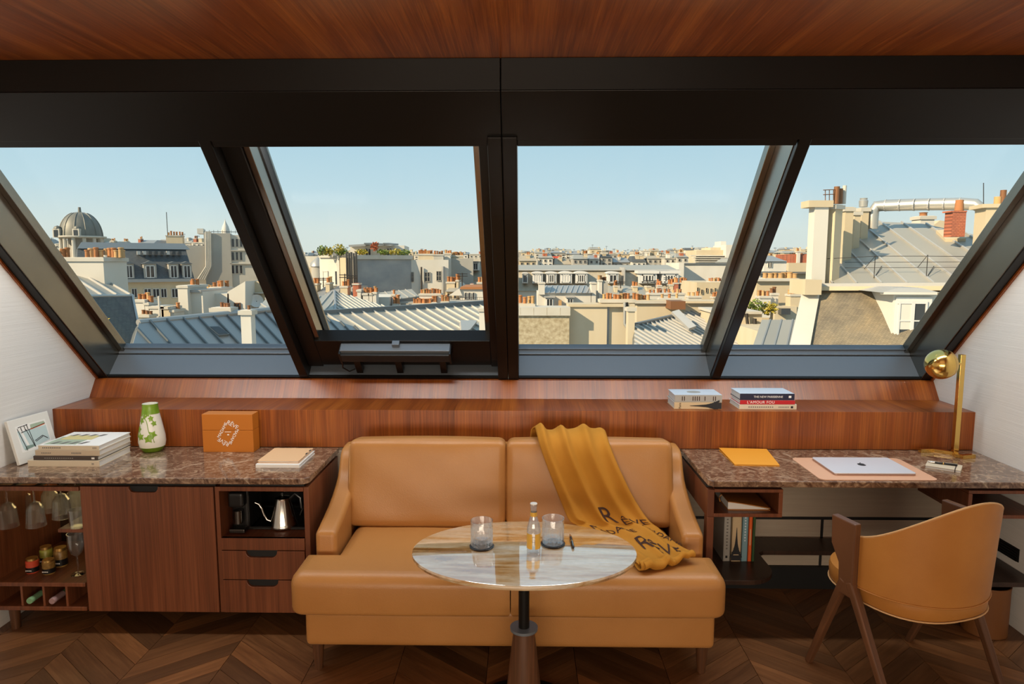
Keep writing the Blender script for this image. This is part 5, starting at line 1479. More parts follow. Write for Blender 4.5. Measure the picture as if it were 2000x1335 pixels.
p = F.pt(501, 588, 1.2); m = MB().lathe([(.02, 0), (.28, .05), (.42, .14)], 18, caps=False).xf(Matrix.Translation(p) @ Matrix.Rotation(R_(75), 4, 'X') @ Matrix.Rotation(R_(20), 4, 'Y'))
t = solo(MB(), 'satellite_dish', 'white satellite dish beside the white gable house', 'dish', 'ext_frame', (p.x, p.y, p.z)) if False else thing('satellite_dish', 'white satellite dish beside the white gable house', 'dish', p)
m.build('reflector', 'ext_frame', t, smooth=True); MB().tube([p + Vector((0, 0, 0)), p + Vector((.05, .4, -.5))], .03, 6).build('arm', 'ext_metal', t)
T = wthing('zinc_shed_roof', 'low sunlit zinc shed roof beyond the blue grey roof', 'building', 510, 34)
zinc(T, 'zinc_slope', [(490, 618, 32.), (560, 618, 32.), (520, 586, 37.)], [(488, 622), (520, 582), (600, 560), (600, 622)], [(520, 600), (545, 616)], .6, 'zinc_warm'); MB().box(aty(490, 600, 32).x, aty(600, 600, 32).x, 33, 38, GZ, aty(520, 622, 32).z - .3).build('wall', 'plaster_white', T)
F = Face(258, 38.); T = F.thing('chimney_block', 'low roofscape of small chimneys and boxes behind the slate corner house', 'building', 300)
F.box(T, 'wall', 252, 352, 622, None, .5, 6, 'plaster_beige')
for a, b, y, m, npot in ((260, 283, 585, 'plaster_white', 4), (284, 291, 590, 'plaster_white', 2), (293, 320, 597, 'plaster_white', 0), (316, 333, 598, 'plaster_beige', 0), (334, 340, 604, 'stone_pale', 1)):
    F.chimney(T, a, b, y, 640, .2, 1.4, m, npot, .5, pr=.14)
F.box(T, 'vent_pipe', 309, 311.5, 578, 630, -.2, -.1, 'plaster_white'); F.chimney(T, 268, 291, 614, 640, -1.2, -.4, 'plaster_beige', 4, .3, 'rust', pr=.12)
# ---- G: terrace building
F = Face(690, 66., -24.); T = F.thing('terrace_building', 'rooftop terrace building with plants, dark flue pipes and shaded grey wall', 'building', 690)
F.box(T, 'wall', 624, 690, 502, None, 0, 10, 'plaster_white'); F.box(T, 'parapet', 622, 692, 498.5, 503, -.2, 10, 'stone_pale')
for a, b in ((631, 641), (655, 660)): F.window(T, a, b, 529, 556, -.03, 1, 1, fr='plaster_white', pn='plaster_white' if a == 631 else 'ext_pane')
F.box(T, 'buttress', 657, 662, 489, None, -.4, .0, 'stone_pale'); F.box(T, 'pier', 664, 676, 503, None, -.5, 0, 'plaster_cream')
for i in range(5):
    p0, p1 = F.pt(677 + i * 4.6, 492 + (i % 2) * 2, -.9), F.pt(678.5 + i * 4.6, 556, -.9); MB().tube([p0, p1], .10, 8).build('flue_pipe', 'dark_steel', T, smooth=True)
F.box(T, 'flue_base', 676, 702, 558, 580, -1.3, 0, 'zinc')
G2 = Face(694, 65.3, 38.)
G2.box(T, 'shaded_wall', 697, 804, 505, None, .0, 6, 'plaster_blue_grey'); G2.box(T, 'parapet', 696, 806, 498, 506, -.15, 6, 'stone_pale')  # shade on this side is put into the blue grey wall colour
# penthouse
P_ = Face(682, 72., 6.); ph = P_.box(T, 'penthouse', 684, 790, 479, 502, 0, 8, 'plaster_white')
for a, b in ((713, 725), (755, 766)): P_.window(T, a, b, 484, 499, -.05, 2, parent=ph)
slabp(MB(), [P_.pt(681, 478, -1), P_.pt(714, 476, -1), P_.pt(714, 480, -1), P_.pt(681, 482, -1)], (0, 4, .1)).build('canopy', 'zinc', ph)
for a, b in ((711, 750), (748, 768)): slabp(MB(), [P_.pt(a, 474, -1.2), P_.pt(b, 476, -1.2), P_.pt(b, 479, -1.2), P_.pt(a, 477, -1.2)], (0, 3, .1)).build('awning', 'zinc_dark', ph)
for i, (x, y, rx, rz_, m) in enumerate(((630, 489, .65, .5, 'leaf_green'), (642, 491, .5, .4, 'leaf_yellow'), (662, 486, .7, .5, 'leaf_yellow'), (668, 492, .6, .3, 'leaf_green'), (706, 492, .7, .3, 'leaf_yellow'), (732, 481, .45, .5, 'leaf_red'), (748, 492, .6, .3, 'leaf_green'), (772, 492, .7, .35, 'leaf_yellow'), (788, 493, .7, .35, 'leaf_green'))):
    c = aty(x, y, 66. + (4 if x > 700 else 0)); t = thing('terrace_shrub', ['round dark green shrub at the open end of the roof terrace', 'small yellow green shrub beside the round terrace shrub', 'airy yellow shrub near the terrace flue pipes', 'low green shrub beside the flue pipes', 'low yellow shrub under the penthouse canopy', 'red leaved climber on the penthouse front', 'low green shrub below the penthouse awnings', 'yellow green shrub near the penthouse end', 'dark green shrub ending the terrace row'][i], 'shrub', c - Vector((0, 0, rz_)))
    bush(t, c, rx, .5, rz_, 160, m, sz=.13, seed=20 + i); MB().tube([c - Vector((0, 0, rz_)), c], .03, 5).build('stem', 'rust', t)
# right wing of the terrace block
F = Face(803, 69., 8.); T = F.thing('windowed_house', 'pale house with three dark windows and drain pipe beside the shaded wall', 'building', 840)
F.box(T, 'wall', 803, 876, 507, None, 0, 9, 'plaster_white')
for a, b, y in ((803.5, 808, 531), (829, 840, 531), (852, 862, 529)): F.window(T, a, b, y, y + 19, -.05, 2, 2, fr='plaster_grey')
MB().tube([F.pt(823, 521, -.2), F.pt(823.5, 575, -.2)], .09, 6).build('drain_pipe', 'ext_metal', T); MB().tube([F.pt(866, 520, -.2), F.pt(866, 575, -.2)], .16, 6).build('drain_pipe', 'zinc', T)
F.chimney(T, 817, 845, 495, 512, 1, 2.4, 'plaster_cream', 7, .55, pr=.15); F.chimney(T, 847, 866, 496, 512, 3, 4, 'stone_pale', 4, .5, pr=.15)
F = Face(875, 74., 4.); T = F.thing('beige_house', 'beige blind house with tall pale corner chimney beside the middle post', 'building', 900)
F.box(T, 'wall', 880, 924, 504, None, 0, 8, 'plaster_grey'); F.box(T, 'band', 879, 902, 541, 542.5, -.1, 0, 'plaster_cream'); F.chimney(T, 868, 881, 494, None, -.3, 2, 'plaster_white', 3, .5, pr=.16); F.chimney(T, 882, 905, 498, 508, 1, 2, 'plaster_cream', 6, .5, pr=.15)
F = Face(920, 80., 0.); T = F.thing('slate_dormer_house', 'grey mansard house with one white dormer beside the middle post', 'building', 935)
F.box(T, 'wall', 921, 975, 545, None, 0, 8, 'plaster_white'); F.roof(T, 919, 976, 505, 546, 3, 8, 'roof_grey', 'mansard', .2); F.dormer(T, 923, 935, 512, 528, -.1, 3, 'ext_frame', 'flat', 2)
F = Face(590, 82., 0.); T = F.thing('stone_turret_house', 'pale stone house with round turret beside the opening window', 'building', 605)
F.box(T, 'wall', 560, 618, 522, None, 0, 8, 'plaster_cream'); F.box(T, 'upper_wall', 596, 622, 500, 524, 1, 7, 'stone_pale'); F.window(T, 605, 609, 546, 554, -.05, 1)
p = F.pt(622, 520, -.6); MB().lathe([(.85, GZ), (.85, p.z)], 16, (p.x, p.y, 0)).build('turret', 'plaster_grey', T, smooth=True); MB().lathe([(1.0, p.z), (.9, p.z + .4), (.15, p.z + 1.1)], 16, (p.x, p.y, 0)).build('turret_cap', 'zinc', T, smooth=True)
# ---- I: pyramid zinc roof
T = wthing('hipped_zinc_house', 'house with pyramid shaped pale zinc roof', 'building', 653, 45)
zinc(T, 'hip_front', [(653, 568, 47.), (655, 606, 42.), (560, 606, 42.)], [(653, 568), (655, 612), (540, 612)], [(640, 580), (618, 606)], .55, 'zinc_warm')
zinc(T, 'hip_side', [(653, 568, 47.), (655, 606, 42.), (775, 602, 50.)], [(653, 568), (775, 604), (655, 612)], [(664, 575), (700, 598)], .55, 'zinc_warm')
MB().tube([aty(653, 568, 47.), aty(655, 610, 41.6)], .10, 6).build('hip_cap', 'zinc', T); MB().box(aty(560, 600, 43).x, aty(760, 600, 43).x, 43.5, 49, GZ, aty(655, 612, 43).z - .4).build('wall', 'plaster_white', T)
# ---- J: chimneys and small roofs behind the middle zinc roof
F = Face(700, 50.); T = F.thing('chimney_house', 'small house of white chimney stacks with orange pots before the shaded wall', 'building', 718)
F.box(T, 'wall', 690, 760, 580, None, 1.2, 6, 'plaster_white')
for a, b, y, k in ((698, 705, 565, 0), (709, 720, 572, 4), (721, 727, 572, 2), (728, 735, 570, 3)): F.chimney(T, a, b, y, 610, 0, .9, 'plaster_white', k, .5, pr=.13)
T = wthing('zinc_saddle_house', 'small sunlit zinc roof below the shaded grey wall', 'building', 780, 58)
zinc(T, 'zinc_slope', [(740, 570, 60.), (805, 565, 60.), (815, 578, 54.)], [(739, 571), (804, 564), (818, 578), (752, 587)], [(752, 570), (768, 584)], .6, 'zinc_warm'); MB().box(aty(750, 580, 55).x, aty(818, 580, 55).x, 55, 61, GZ, aty(790, 587, 55).z - .3).build('wall', 'plaster_cream', T)
F = Face(765, 52.); T = F.thing('pot_row_house', 'long low roof edge lined with clay pots and one white stack', 'building', 820)
F.box(T, 'wall', 755, 945, 590, None, 0.5, 6, 'plaster_grey'); F.chimney(T, 765, 771, 574, 600, 0, .6, 'plaster_white', 1, .5); F.chimney(T, 768, 778, 593, 605, -.6, 0, 'plaster_white', 3, .9, pr=.17)
F.chimney(T, 819, 861, 573, 600, .2, 1.2, 'plaster_white', 8, .5, pr=.15); F.chimney(T, 806, 842, 592, 600, -.3, .3, 'plaster_beige', 9, .55, pr=.14); F.chimney(T, 843, 852, 590, 600, -.3, .3, 'plaster_white', 2, .6, pr=.14); F.chimney(T, 862, 876, 588, 600, -.2, .4, 'plaster_beige', 4, .6, pr=.14)
F = Face(878, 56.); T = F.thing('railing_house', 'pale house with tiled roof edge and balcony railing', 'building', 915)
slabp(MB(), [F.pt(876, 577), F.pt(897, 563), F.pt(903, 577)], (0, 5, 0)).build('gable', 'plaster_white', T); F.box(T, 'wall', 898, 945, 563, None, .2, 6, 'plaster_white'); F.box(T, 'tile_edge', 899, 945, 560, 564.5, 0, 6, 'terracotta')
for a in (908, 915, 923): F.window(T, a, a + 3.5, 571, 585, .12, 1)
F.box(T, 'railing', 878, 945, 580, 580.6, -.4, -.36, 'ext_metal')
for i in range(16): F.box(T, 'baluster', 878 + i * 4.2, 878.5 + i * 4.2, 580, 590, -.4, -.36, 'ext_metal')
# ---- K: big middle zinc roof
T = wthing('long_zinc_house', 'long house with large sunlit standing seam zinc roof', 'building', 780, 33)
_, A, n = zinc(T, 'zinc_slope', [(622, 610, 30.), (945, 590, 37.7), (700, 640, 29.6)], [(570, 613), (960, 589), (990, 640), (960, 700), (560, 700)], [(670, 617), (700, 636)], .62, 'zinc_warm')
MB().beam(aty(560, 614.5, 28.8), aty(975, 588.8, 38.4), .30, .22).build('ridge_cap', 'zinc_dark', T)
MB().box(-9.5, -1.8, 31, 38, GZ, -4.6).build('wall', 'plaster_white', T)
F = Face(936, 30.); F.chimney(T, 936, 952, 601, 690, 0, .5, 'plaster_white', 0, cap=True)
q = [atplane(x, y, A, n) for x, y in ((897, 634), (930, 634), (916, 652), (899, 658))]; slabp(MB(), [a + n * .25 for a in q], -n * .5).build('roof_hatch', 'zinc_edge', T)
# ---- M: long grey mansard in the middle distance
F = Face(1013, 86.); T = F.thing('grey_mansard_block', 'long pale grey mansard block with a row of white dormers', 'building', 1150)
F.box(T, 'wall', 985, 1329, 566, None, 0, 12, 'plaster_white'); F.roof(T, 984, 1331, 527, 568, 2.6, 12, 'roof_grey', 'mansard', 1.0); F.roof(T, 990, 1325, 517, 527.5, 5.5, 11, 'zinc_warm', 'upper_roof', .8, ve=2.4)
F.box(T, 'ridge_strip', 988, 1327, 526, 528, 2.1, 3, 'zinc_edge')
for a, b, c_ in ((1020, 1031, 2), (1040, 1060, 3), (1067, 1087, 4), (1094, 1117, 3), (1124, 1147, 4), (1187, 1208, 2), (1249, 1283, 4), (1293, 1325, 4)):
    F.dormer(T, a, b, 534, 553, -.2, 3, 'ext_frame', 'arch' if b - a < 25 else 'flat', c_, pn='ext_pane' if a not in (1040, 1094) else 'ext_frame', roof='ext_frame')
F.box(T, 'party_rib', 1219, 1221, 522, 568, -.3, 4, 'zinc_edge')
# ---- N: little white house
F = Face(1048, 60.); T = F.thing('small_white_house', 'small white house with zinc roof and two white dormer windows', 'building', 1100)
F.box(T, 'wall', 1050, 1154, 571, None, 0, 5, 'plaster_white'); F.roof(T, 1052, 1158, 557, 572, 2.5, 5, 'zinc', 'roof', .3); 
for i in range(9): x = 1066 + i * 10.5; p0, p1 = F.pt(x + 2, 557.5, 2.4), F.pt(x - 4, 571, -.25); MB().beam(p0, p1, .06, .1).build('seam', 'zinc_edge', T)
for a, b in ((1065, 1082), (1106, 1121)): F.dormer(T, a, b, 581, 600, -.5, .6, 'ext_frame', 'flat', 2, roof='zinc_edge')
F.chimney(T, 1052, 1064, 551, 575, -.3, 1.2, 'plaster_white', 0); F.chimney(T, 1155, 1164, 551, 600, 0, 1.5, 'plaster_white', 0); F.chimney(T, 1091, 1097, 586, 600, -.6, -.3, 'terracotta_pale', 0, cap=False)
F.box(T, 'side_wall', 1154, 1168, 568, None, .6, 5, 'plaster_grey')
F = Face(1165, 64.); T = F.thing('square_chimney', 'square white chimney stack with dark pots before the grey mansard', 'chimney', 1178); F.chimney(T, 1170, 1176, 546, None, 0, 1.6, 'plaster_white', 2, .6, pr=.2); F.box(T, 'flue', 1176, 1187, 549, None, .1, 1.8, 'plaster_grey'); F.chimney(T, 1176, 1186, 548, 552, .3, 1.5, 'plaster_grey', 2, .5, 'rust', pr=.2)
# ---- Q: near stone and rendered party walls
F = Face(1000, 30.); T = F.thing('stone_party_wall', 'rough stained stone party wall with pale coping and clay pots', 'building', 1060)  # stone party wall between houses, rather than a gable
F.box(T, 'wall', 985, 1112, 615, None, 0, 1.0, 'stone_dirty'); F.box(T, 'coping', 983, 1114, 600, 616, -.12, 1.2, 'stone_pale'); F.chimney(T, 1000, 1043, 593, 605, .6, 1.6, 'plaster_beige', 6, .5, 'terracotta', pr=.12, xs=[1016, 1025, 1034, 1041])
for i in range(5): u = 990 + i * 26; F.box(T, 'coping_joint', u, u + .5, 600.5, 615, -.125, 0, 'stone_dirty')
F = Face(1113, 30.6); T = F.thing('rendered_party_wall', 'smooth beige rendered party wall with dark joint and a row of orange pots', 'building', 1170)  # rendered party wall with coping, rather than a gable
F.box(T, 'wall', 1111, 1186, 598, None, 0, 1.2, 'plaster_beige'); F.box(T, 'wall', 1188, 1226, 598, None, .15, 1.2, 'plaster_beige'); F.box(T, 'joint', 1183, 1190, 599, None, .10, 1.1, 'plaster_blue_grey'); F.box(T, 'coping', 1110, 1240, 594, 599, -.1, 1.3, 'plaster_cream')
F.chimney(T, 1174, 1240, 584, 598, .3, 1.1, 'plaster_cream', 9, .36, 'terracotta', pr=.105, xs=[1182, 1188, 1194, 1203, 1209, 1216, 1222, 1229, 1240])
MB().tube([F.pt(1220, 590, -.15), F.pt(1220, 632, -.15), F.pt(1245, 672, -.3)], .07, 8).build('drain_pipe', 'duct', T); MB().tube([F.pt(1225, 590, -.1), F.pt(1225, 632, -.1)], .05, 8).build('drain_pipe', 'ext_metal', T)
F = Face(1224, 28.); T = F.thing('square_pier', 'square beige chimney pier with flat cap in front of the party wall', 'chimney', 1236); F.chimney(T, 1227, 1240, 600, None, 0, .55, 'plaster_beige', 0)
# ---- R: second wall and near right zinc roof
F = Face(1246, 34.); T = F.thing('low_party_wall', 'low beige party wall with clay pots and a rusty metal box', 'building', 1290)  # low party wall with pots along its top
F.box(T, 'wall', 1244, 1420, 592, None, .4, 1.6, 'plaster_beige'); F.chimney(T, 1240, 1330, 586, 594, .3, 1.2, 'plaster_cream', 8, .42, 'terracotta', pr=.12, xs=[1222, 1228, 1241, 1246, 1253, 1262, 1268])
F.box(T, 'metal_box', 1310, 1339, 588, 604, -.8, .4, 'rust'); F.box(T, 'coping', 1340, 1425, 588, 592, .2, 1.8, 'plaster_cream')
T = wthing('right_zinc_house', 'house with sunlit zinc roof beyond the slanted mullion', 'building', 1330, 31)
zinc(T, 'zinc_slope', [(1248, 634, 29.), (1330, 615, 33.), (1330, 660, 28.5)], [(1240, 636), (1332, 614), (1350, 600), (1470, 660), (1500, 720), (1240, 720)], [(1284, 632), (1320, 652)], .40, 'zinc_warm')
MB().beam(aty(1242, 634.5, 28.8), aty(1330, 614, 33.), .2, .18).build('ridge_cap', 'zinc_dark', T)
MB().box(aty(1250, 650, 30).x, aty(1440, 650, 30).x, 30, 34.2, GZ, -4.2).build('wall', 'plaster_beige', T)
q = [aty(*a) for a in ((1312, 608, 31.5), (1326, 604, 31.5), (1360, 636, 29.5), (1346, 641, 29.5))]; slabp(MB(), q, (0, .1, -.12)).build('roof_hatch', 'zinc_edge', T)
F = Face(1440, 31.); T = F.thing('shadowed_gable', 'beige rendered gable with narrow dark drain pipes behind the slanted mullion', 'building', 1465)
F.box(T, 'wall', 1400, 1488, 612, None, 0, 3, 'plaster_beige'); MB().tube([F.pt(1458, 612, -.2), F.pt(1463, 662, -.2)], .07, 6).build('drain_pipe', 'ext_metal', T); MB().tube([F.pt(1474, 622, -.2), F.pt(1473, 660, -.2)], .09, 6).build('drain_pipe', 'ext_metal', T)
F.box(T, 'coping', 1398, 1489, 608, 613, -.15, 3, 'stone_pale')
T = wthing('pale_lean_to', 'pale lean-to roof of wide zinc sheets beside the white coping', 'building', 1515, 26)
zinc(T, 'zinc_slope', [(1490, 625, 28.), (1552, 625, 28.), (1530, 680, 24.5)], [(1488, 624), (1556, 624), (1545, 720), (1455, 720)], [(1503, 628), (1487, 676)], .42, 'zinc_warm', 'zinc', ribh=.03)
MB().box(aty(1490, 650, 27).x, aty(1550, 650, 27).x, 27.5, 31, GZ, aty(1520, 630, 28).z - .3).build('wall', 'plaster_beige', T)
for i, (x, y, rx, rz_, m, lb) in enumerate(((1475, 600, .45, .42, 'leaf_green', 'bushy green roof garden shrub above the shadowed gable'), (1502, 602, .42, .32, 'leaf_yellow', 'yellow orange roof garden shrub beside the green one'), (1445, 598, .3, .3, 'leaf_green', 'small green shrub partly behind the slanted mullion'))):
    c = aty(x, y, 33.); t = thing('roof_shrub', lb, 'shrub', c - Vector((0, 0, rz_))); bush(t, c, rx, .35, rz_, 260, m, sz=.09, seed=50 + i); MB().tube([c - Vector((0, 0, rz_)), c], .03, 5).build('stem', 'rust', t)
# ---- S,T,U: middle distance on the right of the middle pane
F = Face(1266, 52.); T = F.thing('white_chimney_row', 'long white chimney wall topped by a row of clay pots', 'building', 1300); F.chimney(T, 1268, 1337, 572, None, 0, 1.2, 'plaster_white', 9, .42, pr=.14)
F.chimney(T, 1288, 1330, 582, 592, -1.6, -1., 'plaster_white', 3, .5, pr=.15)
F = Face(1332, 96.); T = F.thing('white_gable_building', 'large plain white wall of a taller building', 'building', 1380)
F.box(T, 'wall', 1334, 1422, 515, None, 0, 10, 'plaster_white'); F.box(T, 'side_tower', 1326, 1336, 513, None, -2.5, 6, 'plaster_white'); F.box(T, 'coping', 1333, 1423, 513.5, 516, -.2, 10, 'zinc_dark')
F.box(T, 'step', 1422, 1460, 520, None, 1, 8, 'plaster_white')
F = Face(1362, 62.); T = F.thing('beige_house', 'low beige house with small dark windows before the white blind wall', 'building', 1400)
F.box(T, 'wall', 1361, 1440, 551, None, 0, 6, 'plaster_cream'); F.chimney(T, 1387, 1430, 549, 556, .5, 1.6, 'plaster_white', 10, .45, pr=.13)
for x, y in ((1361, 561), (1369, 565), (1378, 562), (1387, 563), (1395, 562)): F.window(T, x, x + 3.4, y, y + 9, -.05, 1, fr='plaster_cream')
F.chimney(T, 1345, 1370, 578, 600, -3, -2, 'plaster_white', 3, .5, pr=.18); F.chimney(T, 1394, 1416, 579, 600, -3, -2, 'plaster_beige', 4, .55, pr=.17)
F = Face(1370, 150.); T = F.thing('terrace_flats', 'stepped pale modern flats on the skyline beyond the white wall', 'building', 1400)
F.box(T, 'wall', 1360, 1420, 488, None, 0, 10, 'plaster_cream'); F.box(T, 'upper_wall', 1388, 1422, 483, 492, 2, 10, 'plaster_beige'); F.box(T, 'lift_tower', 1408, 1418, 471, 490, 3, 8, 'plaster_white'); F.box(T, 'wing', 1418, 1470, 478, None, -2, 8, 'plaster_white'); F.window(T, 1433, 1446, 488, 494, -2.1, 3)
for i in range(4): F.box(T, 'terrace', 1350 + i * 5, 1420, 498 + i * 4, 500 + i * 4, -1.5 - i, 0, 'stone_pale')
F = Face(1500, 78.); T = F.thing('white_corner_house', 'white house with grey roof and two dark windows beside the tall chimneys', 'building', 1515)
F.box(T, 'wall', 1492, 1536, 509, None, 0, 7, 'plaster_white'); F.roof(T, 1490, 1537, 499, 510, 3, 7, 'zinc', 'roof', .6)
for x in (1499.5, 1504.5): F.window(T, x, x + 3.2, 512, 522, -.05, 1, fr='plaster_white')
F.box(T, 'lower_roof', 1485, 1545, 530, 534, -1.2, 4, 'zinc_dark')
F = Face(1545, 90.); T = F.thing('brick_block', 'red brick attic block with white chimney on the skyline', 'building', 1560)
F.box(T, 'wall', 1548, 1582, 496, 513, 0, 6, 'brick_rows'); F.box(T, 'base', 1540, 1590, 513, None, -.3, 7, 'plaster_cream'); F.chimney(T, 1557, 1563, 490, 513, -.3, .3, 'plaster_white', 2, .6); F.roof(T, 1536, 1590, 518, 534, 3, 7, 'slate', 'mansard', .5, ve=-1.2)
F = Face(1482, 50.); T = F.thing('roof_garden_house', 'flat roofed pale house with small stacks and clay pots beside the big chimneys', 'building', 1530)
F.box(T, 'wall', 1478, 1570, 548, None, 0, 6, 'plaster_cream'); F.box(T, 'parapet', 1476, 1572, 545, 549, -.3, 6, 'stone_pale')
F.chimney(T, 1543, 1567, 574, 640, -2.5, -1.6, 'plaster_cream', 7, .42, pr=.13); F.chimney(T, 1484, 1505, 578, 620, -2.5, -1.6, 'plaster_white', 5, .5, pr=.13); F.chimney(T, 1506, 1520, 572, 600, -1.5, -.8, 'plaster_white', 2, .6, 'rust', pr=.16)
F.chimney(T, 1495, 1560, 543, 549, 1, 2, 'plaster_cream', 7, .6, 'terracotta_pale', pr=.25); F.box(T, 'window_box', 1526, 1544, 602, 614, -3.2, -2.6, 'ext_pane'); F.box(T, 'low_wall', 1513, 1556, 598, None, -2.6, -1.6, 'plaster_beige')
# ---- W: big roof on the right
T = wthing('mansard_corner_house', 'mansard house with mossy slates, white dormer, zinc roof and tall chimneys', 'building', 1720, 25)
_, A, n = zinc(T, 'zinc_slope', [(1630, 552, 24.5), (1890, 552, 22.5), (1705, 432, 31.)], [(1622, 554), (1640, 520), (1702, 432), (1800, 436), (1960, 470), (1960, 554)], [(1694, 483), (1770, 553)], .72, 'zinc_warm')
MB().beam(aty(1600, 558, 24.4), aty(1960, 556, 22.), .35, .18).build('gutter', 'zinc_edge', T); MB().beam(aty(1600, 563, 24.3), aty(1960, 562, 21.9), .25, .14).build('eave_board', 'plaster_cream', T)
ms = [wpt(1603, 566, 24.4), wpt(1980, 565, 21.9), wpt(1980, 705, 19.6), wpt(1572, 705, 22.2)]
slabp(MB(), ms, (4.3, 8, 0)).build('mansard', 'slate_rows_moss', T); MB().box(ms[3].x + 4.2, ms[2].x + 3, 22.6, 31, GZ, ms[2].z + .05).build('wall', 'plaster_cream', T)
cp = [wpt(1568, 562, 24.3), wpt(1603, 562, 24.3), wpt(1577, 705, 22.0), wpt(1535, 705, 22.0)]
slabp(MB(), cp, (.42, .95, 0)).build('gable_coping', 'plaster_white', T)
MB().box(aty(1568, 560, 24.).x, aty(1600, 560, 24.).x, 23.8, 25.2, aty(1580, 575, 24).z, aty(1580, 546, 24).z).build('coping_block', 'plaster_cream', T)
# dormer
F = Face(1725, 21.9, -6.); d = F.box(T, 'dormer', 1741, 1825, 572, 720, 0, 2.6, 'plaster_white')
mm = MB(); a = [F.pt(1722, 571, -.2), F.pt(1836, 571, -.2), F.pt(1800, 562, -.1), F.pt(1752, 562, -.1)]; slabp(mm, a, F.d * 2.8).build('dormer_roof', 'zinc_edge', d)
F.box(T, 'dormer_cornice', 1727, 1831, 570.5, 575, -.22, .1, 'plaster_white', parent=d); F.box(T, 'window_surround', 1748, 1818, 580, 672, -.06, 0, 'ext_frame', parent=d)
F.box(T, 'pane', 1757, 1781, 592, 660, -.075, -.05, 'ext_pane', parent=d); F.box(T, 'pane', 1784, 1808, 592, 660, -.075, -.05, 'ext_pane', parent=d)
for a, b in ((1754, 1757.5), (1779, 1785.5), (1806.5, 1810)): F.box(T, 'window_bar', a, b, 588, 664, -.11, -.06, 'ext_frame', parent=d)
for a, b in ((588, 593), (625, 627.5), (659, 664)): F.box(T, 'window_bar', 1754, 1810, a, b, -.105, -.06, 'ext_frame', parent=d)
F.box(T, 'curtain', 1757.5, 1779, 593, 643, -.082, -.076, 'plaster_white', parent=d); F.box(T, 'sill', 1748, 1818, 666, 671, -.2, 0, 'plaster_white', parent=d)
# chimneys of W
F = Face(1583, 24.6, 0.); c = F.chimney(T, 1588, 1615, 402, 556, 0, .5, 'plaster_white', 0, cap=False); F.box(T, 'cap', 1580, 1628, 391, 404, -.08, .62, 'plaster_cream', parent=c)
F = Face(1618, 25.2, 42.)
c = F.chimney(T, 1619, 1634, 402, 556, -.1, .55, 'plaster_cream', 0, cap=False)
WF = Face(1638, 25.6, 30.)
c = WF.chimney(T, 1628, 1642, 399, 560, -.5, .4, 'plaster_cream', 0, cap=True, pm='rust')
for x, y0, r, m in ((1633, 364, .10, 'rust'), (1640, 368, .09, 'rust'), (1648, 362, .07, 'stone_pale')):
    q = WF.pt(x, 398, .1); z1 = WF.pt(x, y0, .1).z; MB().lathe([(r, q.z), (r, z1)], 12, (q.x, q.y, 0)).build('chimney_pot', m, c, smooth=True)
cg = MB()
for x in (1612, 1620, 1628): cg.tube([WF.pt(x, 396, .1), WF.pt(x, 371, .1)], .015, 5)
for y in (371, 380): cg.tube([WF.pt(1608, y, .1), WF.pt(1632, y - 1, .1)], .015, 5)
cg.build('chimney_cage', 'rust', c)
for x0, x1, y0, D_ in ((1648, 1664, 404, 26.6), (1666, 1678, 412, 27.8), (1680, 1694, 405, 28.8)):
    G_ = Face(x0, D_, 0.); cc = G_.chimney(T, x0, x1, y0, 540, 0, 1.1, 'plaster_cream', 0, cap=True)
    if x0 == 1680: q = G_.pt(1686, 404, .4); MB().lathe([(.16, q.z), (.18, q.z + .25), (.14, q.z + .3), (.15, q.z + .36)], 14, (q.x, q.y, 0)).build('steel_cowl', 'duct', cc, smooth=True)
# duct across the roof
dp = [aty(1704, 447, 29.), aty(1706, 412, 29.), aty(1712, 403, 29.), aty(1730, 401, 28.8), aty(1800, 399, 28.), aty(1875, 398, 27.), aty(1905, 399, 26.6), aty(1922, 410, 26.4)]
t = thing('vent_duct', 'fat silver ventilation duct running across the zinc roof behind tall chimneys', 'duct', dp[0]); MB().tube(dp, [.20, .22, .24, .235, .235, .235, .22, .17], 14).build('pipe', 'duct', t, smooth=True)
for i in range(6): q = dp[3].lerp(dp[5], i / 5); MB().lathe([(.245, -.02), (.245, .02)], 14).xf(Matrix.Translation(q) @ (dp[5] - dp[3]).to_track_quat('Z', 'Y').to_matrix().to_4x4()).build('band', 'zinc_edge', t)
F = Face(1858, 25.5); c = F.chimney(T, 1859, 1886, 412, 462, 0, .45, 'brick_rows', 0, cap=False); F.box(T, 'cap', 1857, 1889, 411, 414, -.03, .48, 'brick_rows', parent=c)
q = F.pt(1873, 411, .25); MB().lathe([(.16, q.z - .05), (.13, q.z + .38)], 14, (q.x, q.y, 0)).build('chimney_pot', 'terracotta', c, smooth=True)
F = Face(1795, 31.); c = F.chimney(T, 1797, 1824, 421, 470, 0, .7, 'plaster_white', 1, .3, pr=.2)
F = Face(1820, 33.); slabp(MB(), [F.pt(1812, 448), F.pt(1836, 430), F.pt(1862, 434), F.pt(1862, 460), F.pt(1812, 460)], (0, 3, 0)).build('rear_gable', 'plaster_cream', T)
q = [atplane(x, y, A, n) + n * .12 for x, y in ((1828, 455), (1870, 452), (1886, 471), (1846, 472))]; slabp(MB(), q, -n * .3).build('roof_hatch', 'plaster_cream', T)
